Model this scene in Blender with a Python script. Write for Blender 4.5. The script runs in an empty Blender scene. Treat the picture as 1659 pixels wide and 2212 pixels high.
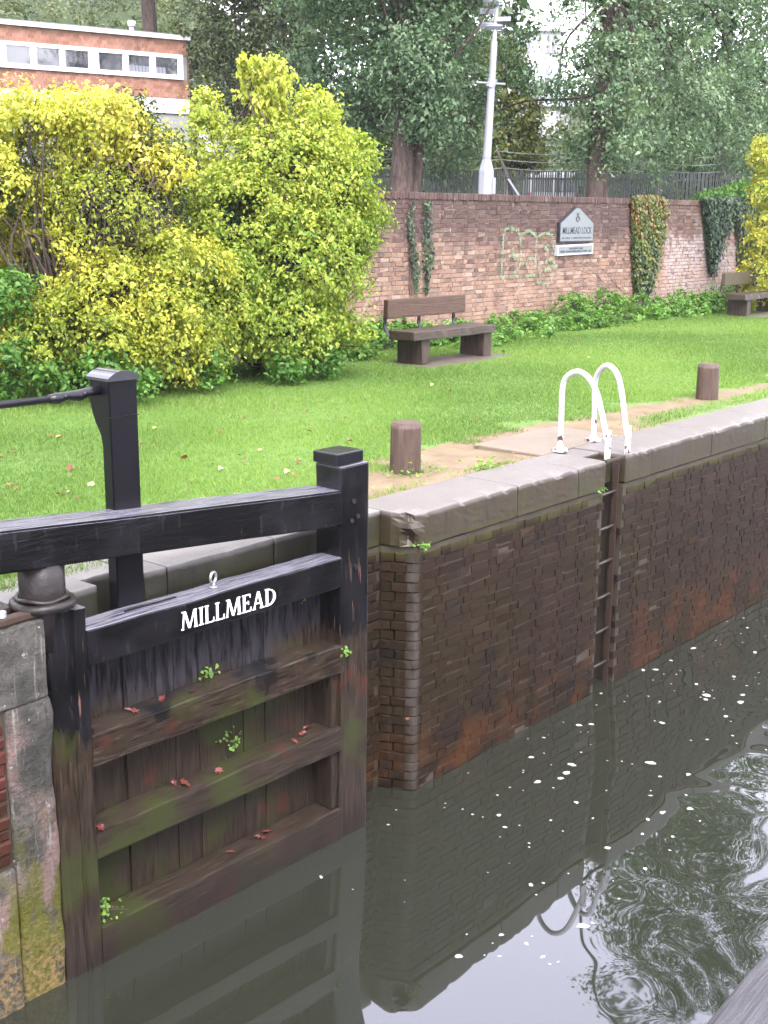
import bpy, bmesh, math, random
import numpy as np
from mathutils import Vector, Matrix, noise as mnoise

S = bpy.context.scene
COL = S.collection
R = math.radians

# ---------------------------------------------------------------- camera
PITCH, YAW, ROLL = 0.237161965, 0.696765412, 0.00876217049
cd = bpy.data.cameras.new("camera")
cd.sensor_fit = 'HORIZONTAL'
cd.sensor_width = 36.0
cd.lens = 36.0 * 2671.506 / 1659.0
cd.clip_start, cd.clip_end = 0.05, 1500.0
cam = bpy.data.objects.new("camera", cd)
COL.objects.link(cam)
_d = Vector((math.cos(PITCH) * math.cos(YAW), math.cos(PITCH) * math.sin(YAW), -math.sin(PITCH)))
_r = Vector((math.sin(YAW), -math.cos(YAW), 0))
_u = _r.cross(_d)
_r2 = math.cos(ROLL) * _r + math.sin(ROLL) * _u
_u2 = -math.sin(ROLL) * _r + math.cos(ROLL) * _u
M = Matrix((_r2, _u2, -_d)).transposed().to_4x4()
M.translation = Vector((-6.84405, -5.42600, 4.32008))
cam.matrix_world = M
S.camera = cam

# ---------------------------------------------------------------- sky, sun, exposure (overcast)
SUN_EL, SUN_AZ = R(52), R(215)          # soft sun from behind the photographer's left shoulder
world = bpy.data.worlds.new("World")
S.world = world
world.use_nodes = True
wn = world.node_tree
wn.nodes.clear()
sky = wn.nodes.new('ShaderNodeTexSky')
sky.sky_type = 'NISHITA'
sky.sun_disc = False
sky.sun_elevation = SUN_EL
sky.sun_rotation = SUN_AZ
sky.air_density, sky.dust_density, sky.ozone_density = 1.0, 3.0, 1.0
hs = wn.nodes.new('ShaderNodeHueSaturation')
hs.inputs['Saturation'].default_value = 0.15
mx = wn.nodes.new('ShaderNodeMix')
mx.data_type = 'RGBA'
mx.inputs['Factor'].default_value = 0.72
mx.inputs['B'].default_value = (9.2, 9.2, 10.6, 1)   # even cloud layer, faintly lavender
bg = wn.nodes.new('ShaderNodeBackground')
bg.inputs['Strength'].default_value = 0.12
wo = wn.nodes.new('ShaderNodeOutputWorld')
wn.links.new(sky.outputs[0], hs.inputs['Color'])
wn.links.new(hs.outputs[0], mx.inputs['A'])
wn.links.new(mx.outputs['Result'], bg.inputs['Color'])
wn.links.new(bg.outputs[0], wo.inputs['Surface'])
sd = bpy.data.lights.new("sun", 'SUN')
sd.energy = 1.2
sd.angle = R(25)
sd.color = (1.0, 0.965, 0.91)
sun = bpy.data.objects.new("sun", sd)
COL.objects.link(sun)
_to = Vector((math.sin(SUN_AZ) * math.cos(SUN_EL), math.cos(SUN_AZ) * math.cos(SUN_EL), math.sin(SUN_EL)))
sun.rotation_euler = _to.to_track_quat('Z', 'Y').to_euler()
S.view_settings.view_transform = 'Standard'
S.view_settings.look = 'None'
S.view_settings.exposure = 2.8
S.view_settings.gamma = 1.0
S.view_settings.use_curve_mapping = False
S.cycles.max_bounces = 8
S.cycles.transparent_max_bounces = 6

# ================================================================= node helpers
class NT:
    def __init__(s, name):
        s.m = bpy.data.materials.new(name)
        s.m.use_nodes = True
        s.t = s.m.node_tree
        s.t.nodes.clear()
        s.out = s.t.nodes.new('ShaderNodeOutputMaterial')
        s._pos = None
    def new(s, ty, **kw):
        n = s.t.nodes.new(ty)
        for k, v in kw.items():
            setattr(n, k, v)
        return n
    def put(s, sock, v):
        if isinstance(v, bpy.types.NodeSocket):
            s.t.links.new(v, sock)
        elif v is not None:
            if sock.type == 'RGBA' and isinstance(v, (tuple, list)) and len(v) == 3:
                v = (*v, 1)
            sock.default_value = v
    def pos(s):
        if s._pos is None:
            s._pos = s.new('ShaderNodeNewGeometry').outputs['Position']
        return s._pos
    def obj(s):
        return s.new('ShaderNodeTexCoord').outputs['Object']
    def mapping(s, vec, scale=(1, 1, 1), loc=(0, 0, 0), rot=(0, 0, 0)):
        n = s.new('ShaderNodeMapping')
        s.put(n.inputs['Vector'], vec)
        n.inputs['Scale'].default_value = scale
        n.inputs['Location'].default_value = loc
        n.inputs['Rotation'].default_value = rot
        return n.outputs[0]
    def noise(s, scale=5, detail=4, rough=0.55, vec=None, dist=0.0, col=False):
        n = s.new('ShaderNodeTexNoise')
        s.put(n.inputs['Vector'], vec if vec is not None else s.pos())
        n.inputs['Scale'].default_value = scale
        n.inputs['Detail'].default_value = detail
        n.inputs['Roughness'].default_value = rough
        n.inputs['Distortion'].default_value = dist
        return n.outputs['Color' if col else 'Fac']
    def voro(s, scale, vec=None, feature='F1', out='Distance', rnd=1.0):
        n = s.new('ShaderNodeTexVoronoi', feature=feature)
        s.put(n.inputs['Vector'], vec if vec is not None else s.pos())
        n.inputs['Scale'].default_value = scale
        n.inputs['Randomness'].default_value = rnd
        return n.outputs[out]
    def math(s, op, a, b=None, c=None, clamp=False):
        n = s.new('ShaderNodeMath', operation=op, use_clamp=clamp)
        for i, v in enumerate((a, b, c)):
            if v is not None:
                s.put(n.inputs[i], v)
        return n.outputs[0]
    def step(s, x, lo, hi):           # smooth 0..1
        n = s.new('ShaderNodeMapRange', interpolation_type='SMOOTHSTEP')
        s.put(n.inputs['Value'], x)
        s.put(n.inputs['From Min'], lo)
        s.put(n.inputs['From Max'], hi)
        return n.outputs[0]
    def ramp(s, fac, stops, interp='LINEAR'):
        n = s.new('ShaderNodeValToRGB')
        n.color_ramp.interpolation = interp
        e = n.color_ramp.elements
        while len(e) < len(stops):
            e.new(0.5)
        for i, (p, c) in enumerate(stops):
            e[i].position = p
            e[i].color = (*c, 1) if len(c) == 3 else c
        s.put(n.inputs['Fac'], fac)
        return n.outputs['Color']
    def mix(s, fac, a, b, blend='MIX'):
        n = s.new('ShaderNodeMix', data_type='RGBA', blend_type=blend)
        n.clamp_factor = True
        s.put(n.inputs['Factor'], fac)
        s.put(n.inputs['A'], a)
        s.put(n.inputs['B'], b)
        return n.outputs['Result']
    def xyz(s, vec=None):
        n = s.new('ShaderNodeSeparateXYZ')
        s.put(n.inputs[0], vec if vec is not None else s.pos())
        return n.outputs
    def attr(s, name):
        return s.new('ShaderNodeAttribute', attribute_name=name).outputs['Fac']
    def rnd(s, island=True):
        a = s.new('ShaderNodeObjectInfo').outputs['Random']
        if island:
            a = s.math('FRACT', s.math('ADD', a, s.new('ShaderNodeNewGeometry').outputs['Random Per Island']))
        return a
    def bump(s, h, strength=0.5, dist=0.01, normal=None):
        n = s.new('ShaderNodeBump')
        s.put(n.inputs['Height'], h)
        n.inputs['Strength'].default_value = strength
        n.inputs['Distance'].default_value = dist
        if normal is not None:
            s.put(n.inputs['Normal'], normal)
        return n.outputs[0]
    def bsdf(s, col, rough=0.6, normal=None, metal=0.0, ior=1.45, spec=0.5, coat=0.0):
        n = s.new('ShaderNodeBsdfPrincipled')
        s.put(n.inputs['Base Color'], col)
        s.put(n.inputs['Roughness'], rough)
        s.put(n.inputs['Metallic'], metal)
        n.inputs['IOR'].default_value = ior
        n.inputs['Specular IOR Level'].default_value = spec
        if coat:
            s.put(n.inputs['Coat Weight'], coat)
            n.inputs['Coat Roughness'].default_value = 0.15
        if normal is not None:
            s.put(n.inputs['Normal'], normal)
        return n.outputs[0]
    def done(s, sh):
        s.t.links.new(sh, s.out.inputs['Surface'])
        return s.m

def plain(name, col, rough=0.6, metal=0.0, var=0.15, scale=20, bump=0.0, spec=0.4):
    n = NT(name)
    f = n.noise(scale, 4)
    c = n.mix(f, tuple(v * (1 - var) for v in col), tuple(v * (1 + var) for v in col))
    nm = n.bump(f, bump, 0.01) if bump else None
    return n.done(n.bsdf(c, rough, nm, metal, spec=spec))

# ================================================================= object helpers
def link(o, parent=None):
    COL.objects.link(o)
    if parent is not None:
        o.parent = parent
    return o

def tag(o, label=None, cat=None, group=None, kind=None):
    if label: o['label'] = label
    if cat: o['category'] = cat
    if group: o['group'] = group
    if kind: o['kind'] = kind
    return o

def empty(name, loc=(0, 0, 0), rz=0.0, **kw):
    o = bpy.data.objects.new(name, None)
    o.empty_display_size = 0.1
    o.location = loc
    o.rotation_euler = (0, 0, rz)
    link(o)
    return tag(o, **kw)

def from_np(name, V, F, mat, parent=None, attrs=None, smooth=False):
    """V (n,3) float, F (m,k) int with equal k -> one mesh object."""
    me = bpy.data.meshes.new(name)
    V = np.asarray(V, np.float32); F = np.asarray(F, np.int32)
    k = F.shape[1]
    me.vertices.add(len(V)); me.vertices.foreach_set('co', V.ravel())
    me.loops.add(F.size); me.loops.foreach_set('vertex_index', F.ravel())
    me.polygons.add(len(F))
    me.polygons.foreach_set('loop_start', np.arange(0, F.size, k, dtype=np.int32))
    me.polygons.foreach_set('use_smooth', np.full(len(F), bool(smooth)))
    for an, av in (attrs or {}).items():
        a = me.attributes.new(an, 'FLOAT', 'POINT')
        a.data.foreach_set('value', np.asarray(av, np.float32))
    me.update(calc_edges=True)
    if mat is not None:
        me.materials.append(mat)
    return link(bpy.data.objects.new(name, me), parent)

def from_bm(name, bm, mat, parent=None, smooth=False):
    me = bpy.data.meshes.new(name)
    if smooth:
        for f in bm.faces: f.smooth = True
    bm.to_mesh(me); bm.free()
    me.materials.append(mat)
    return link(bpy.data.objects.new(name, me), parent)

def bm_box(bm, x0, x1, y0, y1, z0, z1, bev=0.0, cuts=0, axis=0, jit=0.0, seed=0, fr=3.0):
    """box with optional cuts along an axis, bevelled edges and a worn, uneven surface"""
    old = set(bm.verts)
    vs = bmesh.ops.create_cube(bm, size=1.0)['verts']
    for v in vs:
        v.co = Vector((x0 + (v.co.x + .5) * (x1 - x0), y0 + (v.co.y + .5) * (y1 - y0), z0 + (v.co.z + .5) * (z1 - z0)))
    if cuts:
        es = [e for e in {e for v in vs for e in v.link_edges} if abs((e.verts[0].co - e.verts[1].co).normalized()[axis]) > .9]
        bmesh.ops.subdivide_edges(bm, edges=es, cuts=cuts, use_grid_fill=True)
    mine = [v for v in bm.verts if v not in old]
    if bev:
        bm.normal_update()
        es = [e for e in {e for v in mine for e in v.link_edges} if e.calc_face_angle(0) > .5]
        bmesh.ops.bevel(bm, geom=es, offset=bev, segments=2, affect='EDGES', profile=.6)
        mine = [v for v in bm.verts if v not in old]
    if jit:
        for v in mine:
            v.co += mnoise.noise_vector(v.co * fr + Vector((seed * 7.3, seed * 3.1, seed))) * jit
    return mine

def box(name, x0, x1, y0, y1, z0, z1, mat, parent=None, **kw):
    bm = bmesh.new()
    bm_box(bm, x0, x1, y0, y1, z0, z1, **kw)
    return from_bm(name, bm, mat, parent)

def tube_np(path, rad, n=8, caps=True):
    P = np.array(path, float); m = len(P)
    rad = np.full(m, rad, float) if np.isscalar(rad) else np.array(rad, float)
    T = np.gradient(P, axis=0); T /= np.linalg.norm(T, axis=1)[:, None] + 1e-9
    ref = np.array([0, 0, 1.0]) if abs(T[0][2]) < .9 else np.array([1.0, 0, 0])
    V = []
    a = np.cross(T[0], ref); a /= np.linalg.norm(a)
    for i in range(m):
        a = a - T[i] * (a @ T[i]); a /= np.linalg.norm(a) + 1e-9
        b = np.cross(T[i], a)
        for k in range(n):
            t = 2 * math.pi * k / n
            V.append(P[i] + rad[i] * (math.cos(t) * a + math.sin(t) * b))
    F = []
    for i in range(m - 1):
        for k in range(n):
            F.append((i * n + k, i * n + (k + 1) % n, (i + 1) * n + (k + 1) % n, (i + 1) * n + k))
    if caps:
        V += [P[0], P[-1]]
        c0, c1 = len(V) - 2, len(V) - 1
        for k in range(n):
            F.append((c0, (k + 1) % n, k, k)); F.append((c1, (m - 1) * n + k, (m - 1) * n + (k + 1) % n, (m - 1) * n + (k + 1) % n))
    return np.array(V), F

class MB:                                # collects loose polygons into one mesh
    def __init__(s): s.v = []; s.f = []
    def add(s, V, F):
        o = len(s.v); s.v += [tuple(p) for p in V]
        for f in F:
            g = []
            for i in f:
                if i + o not in g: g.append(i + o)
            s.f.append(g)
        return s
    def tube(s, path, rad, n=8, caps=True): return s.add(*tube_np(path, rad, n, caps))
    def box(s, x0, x1, y0, y1, z0, z1):
        V = [(x, y, z) for z in (z0, z1) for y in (y0, y1) for x in (x0, x1)]
        return s.add(V, [(0, 2, 3, 1), (4, 5, 7, 6), (0, 1, 5, 4), (1, 3, 7, 5), (3, 2, 6, 7), (2, 0, 4, 6)])
    def obj(s, name, mat, parent=None, smooth=False):
        me = bpy.data.meshes.new(name)
        me.from_pydata(s.v, [], s.f)
        if smooth: me.polygons.foreach_set('use_smooth', np.ones(len(me.polygons), bool))
        me.materials.append(mat)
        me.update()
        return link(bpy.data.objects.new(name, me), parent)

def arc(pts, n=8):                       # Catmull-Rom through points
    P = [np.array(p, float) for p in pts]
    P = [2 * P[0] - P[1]] + P + [2 * P[-1] - P[-2]]
    out = []
    for i in range(1, len(P) - 2):
        for k in range(n):
            t = k / n
            out.append(.5 * ((2 * P[i]) + (P[i + 1] - P[i - 1]) * t + (2 * P[i - 1] - 5 * P[i] + 4 * P[i + 1] - P[i + 2]) * t * t + (3 * P[i] - P[i - 1] - 3 * P[i + 1] + P[i + 2]) * t ** 3))
    out.append(P[-2])
    return out

# ---- foliage
def leaves_np(C, Nrm, size, rng, shape='diamond', droop=0.3, aspect=.55):
    """one folded leaf per centre; returns V, F"""
    n = len(C)
    Nrm = Nrm / (np.linalg.norm(Nrm, axis=1)[:, None] + 1e-9)
    t = rng.normal(size=(n, 3)); t[:, 2] -= droop * 2
    t -= Nrm * (t * Nrm).sum(1)[:, None]; t /= np.linalg.norm(t, axis=1)[:, None] + 1e-9
    b = np.cross(Nrm, t)
    L = size[:, None]; W = L * aspect * .5
    fold = L * rng.uniform(.05, .16, (n, 1))
    if shape == 'diamond':
        V = np.stack([C - t * L * .5, C + b * W + Nrm * fold - t * L * .08, C + t * L * .5 - Nrm * fold * .8, C - b * W + Nrm * fold - t * L * .08], 1)
        base = (np.arange(n) * 4)[:, None]
        F = np.concatenate([base + np.array([[0, 1, 2]]), base + np.array([[0, 2, 3]])], 0)
        k = 4
    else:                                # ovate, four quads' worth in two
        V = np.stack([C - t * L * .5, C + b * W + Nrm * fold - t * L * .22, C + b * W * .8 + Nrm * fold + t * L * .14, C + t * L * .5 - Nrm * fold,
                      C - b * W * .8 + Nrm * fold + t * L * .14, C - b * W + Nrm * fold - t * L * .22], 1)
        base = (np.arange(n) * 6)[:, None]
        F = np.concatenate([base + np.array([[0, 1, 2, 3]]), base + np.array([[0, 3, 4, 5]])], 0)
        k = 6
    return V.reshape(-1, 3), F, k

def foliage(name, lobes, n, size, mat, parent, seed, shape='diamond', clump=0.35, per=26, droop=.3, hue=None, flat=.75, reject=None, up=.5, aspect=.55, holes=0.0, hk=2.2):
    """leaves in small sprays set over the outside of overlapping lobes"""
    rng = np.random.default_rng(seed)
    L = np.array(lobes, float)
    area = L[:, 3] ** 2; pr = area / area.sum()
    ns = max(1, n // per)
    idx = rng.choice(len(L), size=ns, p=pr)
    dirv = rng.normal(size=(ns, 3)); dirv[:, 2] = dirv[:, 2] * .9 + .12
    dirv /= np.linalg.norm(dirv, axis=1)[:, None]
    rad = L[idx, 3] * rng.uniform(.62, 1.06, ns) ** .8
    cen = L[idx, :3] + dirv * rad[:, None] * np.array([1, 1, .95])
    keep = np.ones(ns, bool)
    for q in L:                          # drop sprays buried deep inside another lobe
        dd = np.linalg.norm(cen - q[:3], axis=1)
        keep &= dd > q[3] * .55
    if holes:                            # irregular pockets of shade between the boughs
        f = np.zeros(ns)
        for j in range(7):
            kv = rng.normal(size=3) * hk; f += np.sin(cen @ kv + rng.uniform(0, 6.28))
        keep &= f < np.quantile(f, 1 - holes)
    if reject is not None: keep &= ~reject(cen)
    cen, dirv = cen[keep], dirv[keep]
    ns = len(cen)
    cs = clump * rng.uniform(.6, 1.3, ns)
    sh = rng.uniform(0, 1, ns)
    C = np.repeat(cen, per, 0) + rng.normal(size=(ns * per, 3)) * np.repeat(cs, per)[:, None] * np.array([.5, .5, .5 * flat])
    D = np.repeat(dirv, per, 0)
    C[:, 2] = np.maximum(C[:, 2], 2.22)
    Nn = D * (1 - up) + np.array([0, 0, up]) + rng.normal(size=C.shape) * .38
    sz = size * rng.uniform(.55, 1.0, len(C)) * rng.choice([.75, 1.0, 1.45], len(C), p=[.3, .5, .2])
    V, F, k = leaves_np(C, Nn, sz, rng, shape, droop, aspect)
    h = np.clip(np.repeat(sh, per) * .55 + rng.uniform(0, .45, len(C)), 0, 1)
    if hue is not None: h = np.clip(hue(C, h, rng), 0, 1)
    return from_np(name, V, F, mat, parent, {'tone': np.repeat(h, k)})

def leaf_mat(name, stops, trans=.35, rough=.45, spec=.4):
    n = NT(name)
    c = n.ramp(n.attr('tone'), stops)
    c = n.mix(n.math('MULTIPLY', n.noise(9, 2), .35), c, n.mix(1.0, c, (.6, .62, .5), 'MULTIPLY'))
    p = n.bsdf(c, rough, spec=spec)
    tr = n.new('ShaderNodeBsdfTranslucent'); n.put(tr.inputs['Color'], n.mix(1.0, c, (1.15, 1.2, .7), 'MULTIPLY'))
    ms = n.new('ShaderNodeMixShader'); ms.inputs[0].default_value = trans
    n.t.links.new(p, ms.inputs[1]); n.t.links.new(tr.outputs[0], ms.inputs[2])
    return n.done(ms.outputs[0])

def branches(name, root, lobes, r0, mat, parent, seed, n_extra=2, wob=.25):
    """limbs from a root point out to each lobe"""
    rng = np.random.default_rng(seed); m = MB(); root = np.array(root, float)
    for q in lobes:
        for e in range(n_extra):
            end = np.array(q[:3]) + rng.normal(size=3) * q[3] * .5
            mid = root * .5 + end * .5 + rng.normal(size=3) * wob * np.linalg.norm(end - root) * .4
            mid[2] += .1 * np.linalg.norm(end - root)
            pts = arc([root, root * .7 + mid * .3 + rng.normal(size=3) * .05, mid, end], 4)
            m.tube(pts, np.linspace(r0, r0 * .18, len(pts)), 5, False)
    return m.obj(name, mat, parent, True)

# ================================================================= materials
def mat_gate(name, axis, planks=False):
    n = NT(name)
    x, y, z = n.xyz()
    sc = {'x': (1.2, 14, 14), 'z': (14, 14, 1.1)}[axis]
    g = n.noise(4, 6, .62, n.mapping(n.pos(), sc))
    streak = n.noise(5, 4, .6, n.mapping(n.pos(), (7, 7, .8)))
    blot = n.noise(2.6, 4, .6)
    paint = n.mix(n.step(blot, .42, .62), (.0026, .0024, .0029), (.0068, .0063, .0076))
    paint = n.mix(n.math('MULTIPLY', n.step(streak, .54, .74), .5), paint, (.0170, .0160, .0190))
    wood = n.ramp(g, [(.25, (.0052, .0036, .0028)), (.5, (.0180, .0122, .0088)), (.75, (.0380, .0275, .0205))])
    wood = n.mix(n.step(n.noise(1.7, 4, .6, n.mapping(n.pos(), (1, 1, 1), (3, 1, 5))), .47, .62), wood, (.0210, .0235, .0075))      # algae
    wood = n.mix(n.math('MULTIPLY', n.step(n.noise(3.1, 3, .6, n.mapping(n.pos(), (1, 1, 1), (9, 4, 2))), .6, .72), .75), wood, (.0420, .0135, .0095))  # iron red
    wood = n.mix(n.math('MULTIPLY', n.step(streak, .6, .78), .45), wood, (.0372, .0341, .0298))
    if planks:
        paint = n.mix(.8, paint, n.mix(n.step(streak, .38, .66), (.0085, .0078, .0095), (.0310, .0275, .0330)))
    if axis == 'z' and not planks:
        flake = n.step(n.noise(4, 3, .55, n.mapping(n.pos(), (9, 9, .55), (2, 1, 3))), .64, .69)
        paint = n.mix(n.math('MULTIPLY', flake, n.step(z, 2.15, 1.9)), paint, (.095, .052, .036))
    lim = n.math('ADD', z, n.math('MULTIPLY', n.math('SUBTRACT', n.noise(3.5, 4, .6, n.mapping(n.pos(), (1, 1, .35))), .5), .9))
    f = n.step(lim, 1.42 if not planks else 1.40, 1.60)
    c = n.mix(f, wood, paint)
    c = n.mix(n.math('MULTIPLY', n.step(z, .32, .02), .5), c, (.0081, .0050, .0043))
    # green slime fringe of the waterline
    ro = n.math('ADD', n.math('MULTIPLY', g, .30), .07)
    ro = n.math('ADD', ro, n.math('MULTIPLY', n.step(z, 1.5, .6), .22))
    nm = n.bump(g, .32, .010)
    nm = n.bump(n.noise(60, 3), .12, .003, nm)
    # horizontal tops: wet sky sheen painted into the colour, split by dark cracks
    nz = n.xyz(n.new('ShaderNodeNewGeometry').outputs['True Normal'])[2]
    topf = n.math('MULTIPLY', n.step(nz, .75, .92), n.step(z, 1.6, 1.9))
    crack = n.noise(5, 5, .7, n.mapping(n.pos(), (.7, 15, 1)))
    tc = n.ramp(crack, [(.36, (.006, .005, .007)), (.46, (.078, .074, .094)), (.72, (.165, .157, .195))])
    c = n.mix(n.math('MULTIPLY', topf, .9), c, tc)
    return n.done(n.bsdf(c, ro, nm, spec=.28))

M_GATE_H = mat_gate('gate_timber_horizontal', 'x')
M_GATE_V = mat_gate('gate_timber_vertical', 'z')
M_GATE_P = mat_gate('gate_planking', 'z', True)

def mat_brick(name, tones, kind):
    n = NT(name)
    x, y, z = n.xyz()
    c = n.ramp(n.rnd(), tones)
    fine = n.noise(38, 5, .65)
    c = n.mix(n.math('MULTIPLY', n.step(fine, .35, .7), .5), c, n.mix(1.0, c, (.45, .45, .48), 'MULTIPLY'))
    big = n.noise(1.1, 5, .6)
    if kind == 'garden':
        soot = n.step(n.math('ADD', z, n.math('MULTIPLY', n.math('SUBTRACT', big, .5), 1.5)), 3.55, 4.15)
        soot = n.math('MULTIPLY', soot, n.step(x, 25, 17))
        c = n.mix(n.math('MULTIPLY', soot, .75), c, (.0300, .0180, .0190))
        lime = n.math('MULTIPLY', n.step(n.math('ADD', x, n.math('MULTIPLY', n.math('SUBTRACT', big, .5), 5)), 18.3, 19.3), n.step(n.math('ADD', z, n.math('MULTIPLY', n.math('SUBTRACT', n.noise(2.3, 4), .5), 2.0)), 4.15, 3.55))
        lime = n.math('MULTIPLY', lime, n.step(n.noise(9, 4, .7), .36, .55))
        c = n.mix(n.math('MULTIPLY', lime, .85), c, (.2480, .2077, .2046))
        low = n.math('MULTIPLY', n.step(z, 3.6, 2.7), n.step(n.noise(2.2, 4, .6, n.mapping(n.pos(), (1, 1, 1), (4, 2, 7))), .35, .6))
        c = n.mix(n.math('MULTIPLY', low, .65), c, (.2250, .1450, .1050))
        sp = n.step(n.noise(7, 3, .7, n.mapping(n.pos(), (1.1, 1, .55), (1, 5, 3))), .66, .72)
        c = n.mix(n.math('MULTIPLY', sp, .8), c, (.2232, .1674, .1550))
        dk = n.step(n.noise(6, 3, .6, n.mapping(n.pos(), (1, 1, 1), (6, 1, 2))), .62, .72)
        c = n.mix(n.math('MULTIPLY', dk, .65), c, (.0248, .0161, .0149))
        ro = .8
    else:
        col_g = n.step(n.noise(1.3, 4, .6, n.mapping(n.pos(), (1, 1, .6), (2, 8, 1))), .42, .62)
        c = n.mix(n.math('MULTIPLY', col_g, .6), c, (.0150, .0100, .0042))               # brown-green slime
        low = n.math('MULTIPLY', n.step(n.math('ADD', z, n.math('MULTIPLY', n.math('SUBTRACT', big, .5), 1.6)), .75, .25), n.step(n.noise(2.4, 5, .65), .44, .62))
        c = n.mix(n.math('MULTIPLY', low, .85), c, (.0390, .0150, .0055))                # rusty weep at the waterline
        drip = n.step(n.noise(3, 3, .6, n.mapping(n.pos(), (5, 5, .35))), .60, .74)
        c = n.mix(n.math('MULTIPLY', drip, .55), c, (.0300, .0210, .0170))
        blk = n.step(n.noise(1.6, 4, .6, n.mapping(n.pos(), (1, 1, 1.2), (5, 3, 9))), .55, .70)
        c = n.mix(n.math('MULTIPLY', blk, .7), c, (.0062, .0050, .0050))
        moss = n.math('MULTIPLY', n.step(n.math('ADD', z, n.math('MULTIPLY', n.math('SUBTRACT', n.noise(4, 4), .5), .25)), 1.80, 1.93), .8)
        c = n.mix(moss, c, (.0372, .0384, .0099))
        c = n.mix(n.math('MULTIPLY', n.step(x, .085, .045), n.math('MULTIPLY', n.step(x, -.02, .010), n.step(n.noise(4, 4, .6), .3, .6))), c, (.0420, .0355, .0320))  # lime bloom on the rounded corner
        ro = n.math('ADD', .42, n.math('MULTIPLY', fine, .3))
    nm = n.bump(fine, .5, .006)
    nm = n.bump(n.noise(120, 2), .25, .002, nm)
    return n.done(n.bsdf(c, ro, nm, spec=.12 if kind != 'garden' else .2))

M_BRICK_WET = mat_brick('wet_dark_brick', [(0, (.0120, .0072, .0049)), (.3, (.0155, .0092, .0060)), (.6, (.0190, .0110, .0070)), (.85, (.0138, .0084, .0056)), (1, (.0235, .0140, .0090))], 'wet')
M_BRICK_GARDEN = mat_brick('old_red_brick', [(0, (.092, .057, .046)), (.2, (.155, .090, .065)), (.45, (.195, .124, .092)), (.65, (.120, .070, .056)), (.82, (.250, .178, .138)), (.92, (.170, .112, .088)), (1, (.050, .034, .032))], 'garden')
M_BRICK_RED = mat_brick('quoin_red_brick', [(0, (.0527, .0136, .0124)), (.5, (.0744, .0211, .0174)), (1, (.0372, .0112, .0105))], 'wet2')
M_MORTAR_WET = plain('wet_mortar', (.034, .026, .019), .5, var=.75, scale=6, bump=.4)
M_MORTAR = plain('lime_mortar', (.1240, .0868, .0744), .9, var=.35, scale=14, bump=.4)

def mat_stone(name, top, face, moss=.5):
    n = NT(name)
    x, y, z = n.xyz()
    f = n.noise(3, 6, .62)
    g = n.noise(55, 4, .6)
    t = n.mix(f, tuple(v * .78 for v in top), tuple(v * 1.15 for v in top))
    t = n.mix(n.math('MULTIPLY', n.step(n.noise(6, 4, .65, n.mapping(n.pos(), (1, 1, 1), (3, 3, 1))), .58, .72), .5), t, (.0527, .0434, .0384))
    fc = n.mix(f, tuple(v * .6 for v in face), tuple(v * 1.3 for v in face))
    st = n.noise(4, 3, .6, n.mapping(n.pos(), (6, 6, .5)))
    fc = n.mix(n.math('MULTIPLY', n.step(st, .50, .66), .8), fc, (0.0131, 0.0104, 0.0065))
    fc = n.mix(n.math('MULTIPLY', n.step(n.noise(1.9, 4, .6), .46, .66), moss), fc, (0.0238, 0.0223, 0.0069))
    fc = n.mix(n.math('MULTIPLY', n.step(n.math('ADD', z, n.math('MULTIPLY', f, .12)), 2.07, 1.97), moss), fc, (0.0288, 0.0269, 0.0061))
    dirt = n.step(n.math('ADD', z, n.math('MULTIPLY', n.math('SUBTRACT', f, .5), .03)), 2.183, 2.150)    # wet tread above; flank colour below holds grime plus painted shade
    c = n.mix(dirt, t, fc)
    nm = n.bump(f, .35, .02)
    nm = n.bump(g, .4, .004, nm)
    return n.done(n.bsdf(c, n.math('ADD', .28, n.math('MULTIPLY', g, .35)), nm, spec=.5))
M_COPING = mat_stone('wet_coping_stone', (.090, .077, .070), (.0280, .0200, .0115), .8)
M_COPING_GREEN = mat_stone('mossy_coping_stone', (.118, .106, .100), (.020, .0185, .0090), .8)

def mat_quoin():
    n = NT('lichened_render')
    x, y, z = n.xyz()
    f = n.noise(5, 7, .7); g = n.noise(34, 6, .7)
    c = n.ramp(f, [(.3, (.010, .0095, .0085)), (.5, (.034, .031, .027)), (.7, (.075, .068, .060))])
    c = n.mix(n.math('MULTIPLY', n.step(n.noise(2.4, 5, .65, n.mapping(n.pos(), (1, 1, .5))), .48, .60), n.step(z, 1.8, 1.5)), c, n.mix(g, (.085, .050, .043), (.150, .105, .095)))
    c = n.mix(n.math('MULTIPLY', n.step(n.noise(4, 4, .65, n.mapping(n.pos(), (7, 7, .4))), .56, .68), .8), c, (.150, .138, .125))
    c = n.mix(n.math('MULTIPLY', n.step(n.noise(4, 4, .65, n.mapping(n.pos(), (6, 6, .5), (4, 1, 1))), .58, .7), .8), c, (.012, .011, .010))
    c = n.mix(n.math('MULTIPLY', n.step(n.math('ADD', z, n.math('MULTIPLY', f, 1.2)), 1.85, 1.1), n.step(n.noise(2.8, 5, .65, n.mapping(n.pos(), (1.6, 1, .7), (3, 2, 6))), .46, .58)), c, n.mix(g, (.030, .032, .004), (.085, .082, .010)))
    c = n.mix(n.math('MULTIPLY', n.step(n.noise(17, 3, .7, n.mapping(n.pos(), (1, 1, 1), (3, 8, 2))), .66, .71), .85), c, (.19, .185, .165))
    c = n.mix(n.math('MULTIPLY', n.step(n.math('ADD', z, n.math('MULTIPLY', f, .6)), .85, .40), n.step(g, .42, .60)), c, (.150, .100, .042))
    nm = n.bump(g, 1.0, .015); nm = n.bump(f, .7, .04, nm)
    return n.done(n.bsdf(c, .6, nm, spec=.3))
M_QUOIN = mat_quoin()

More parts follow.
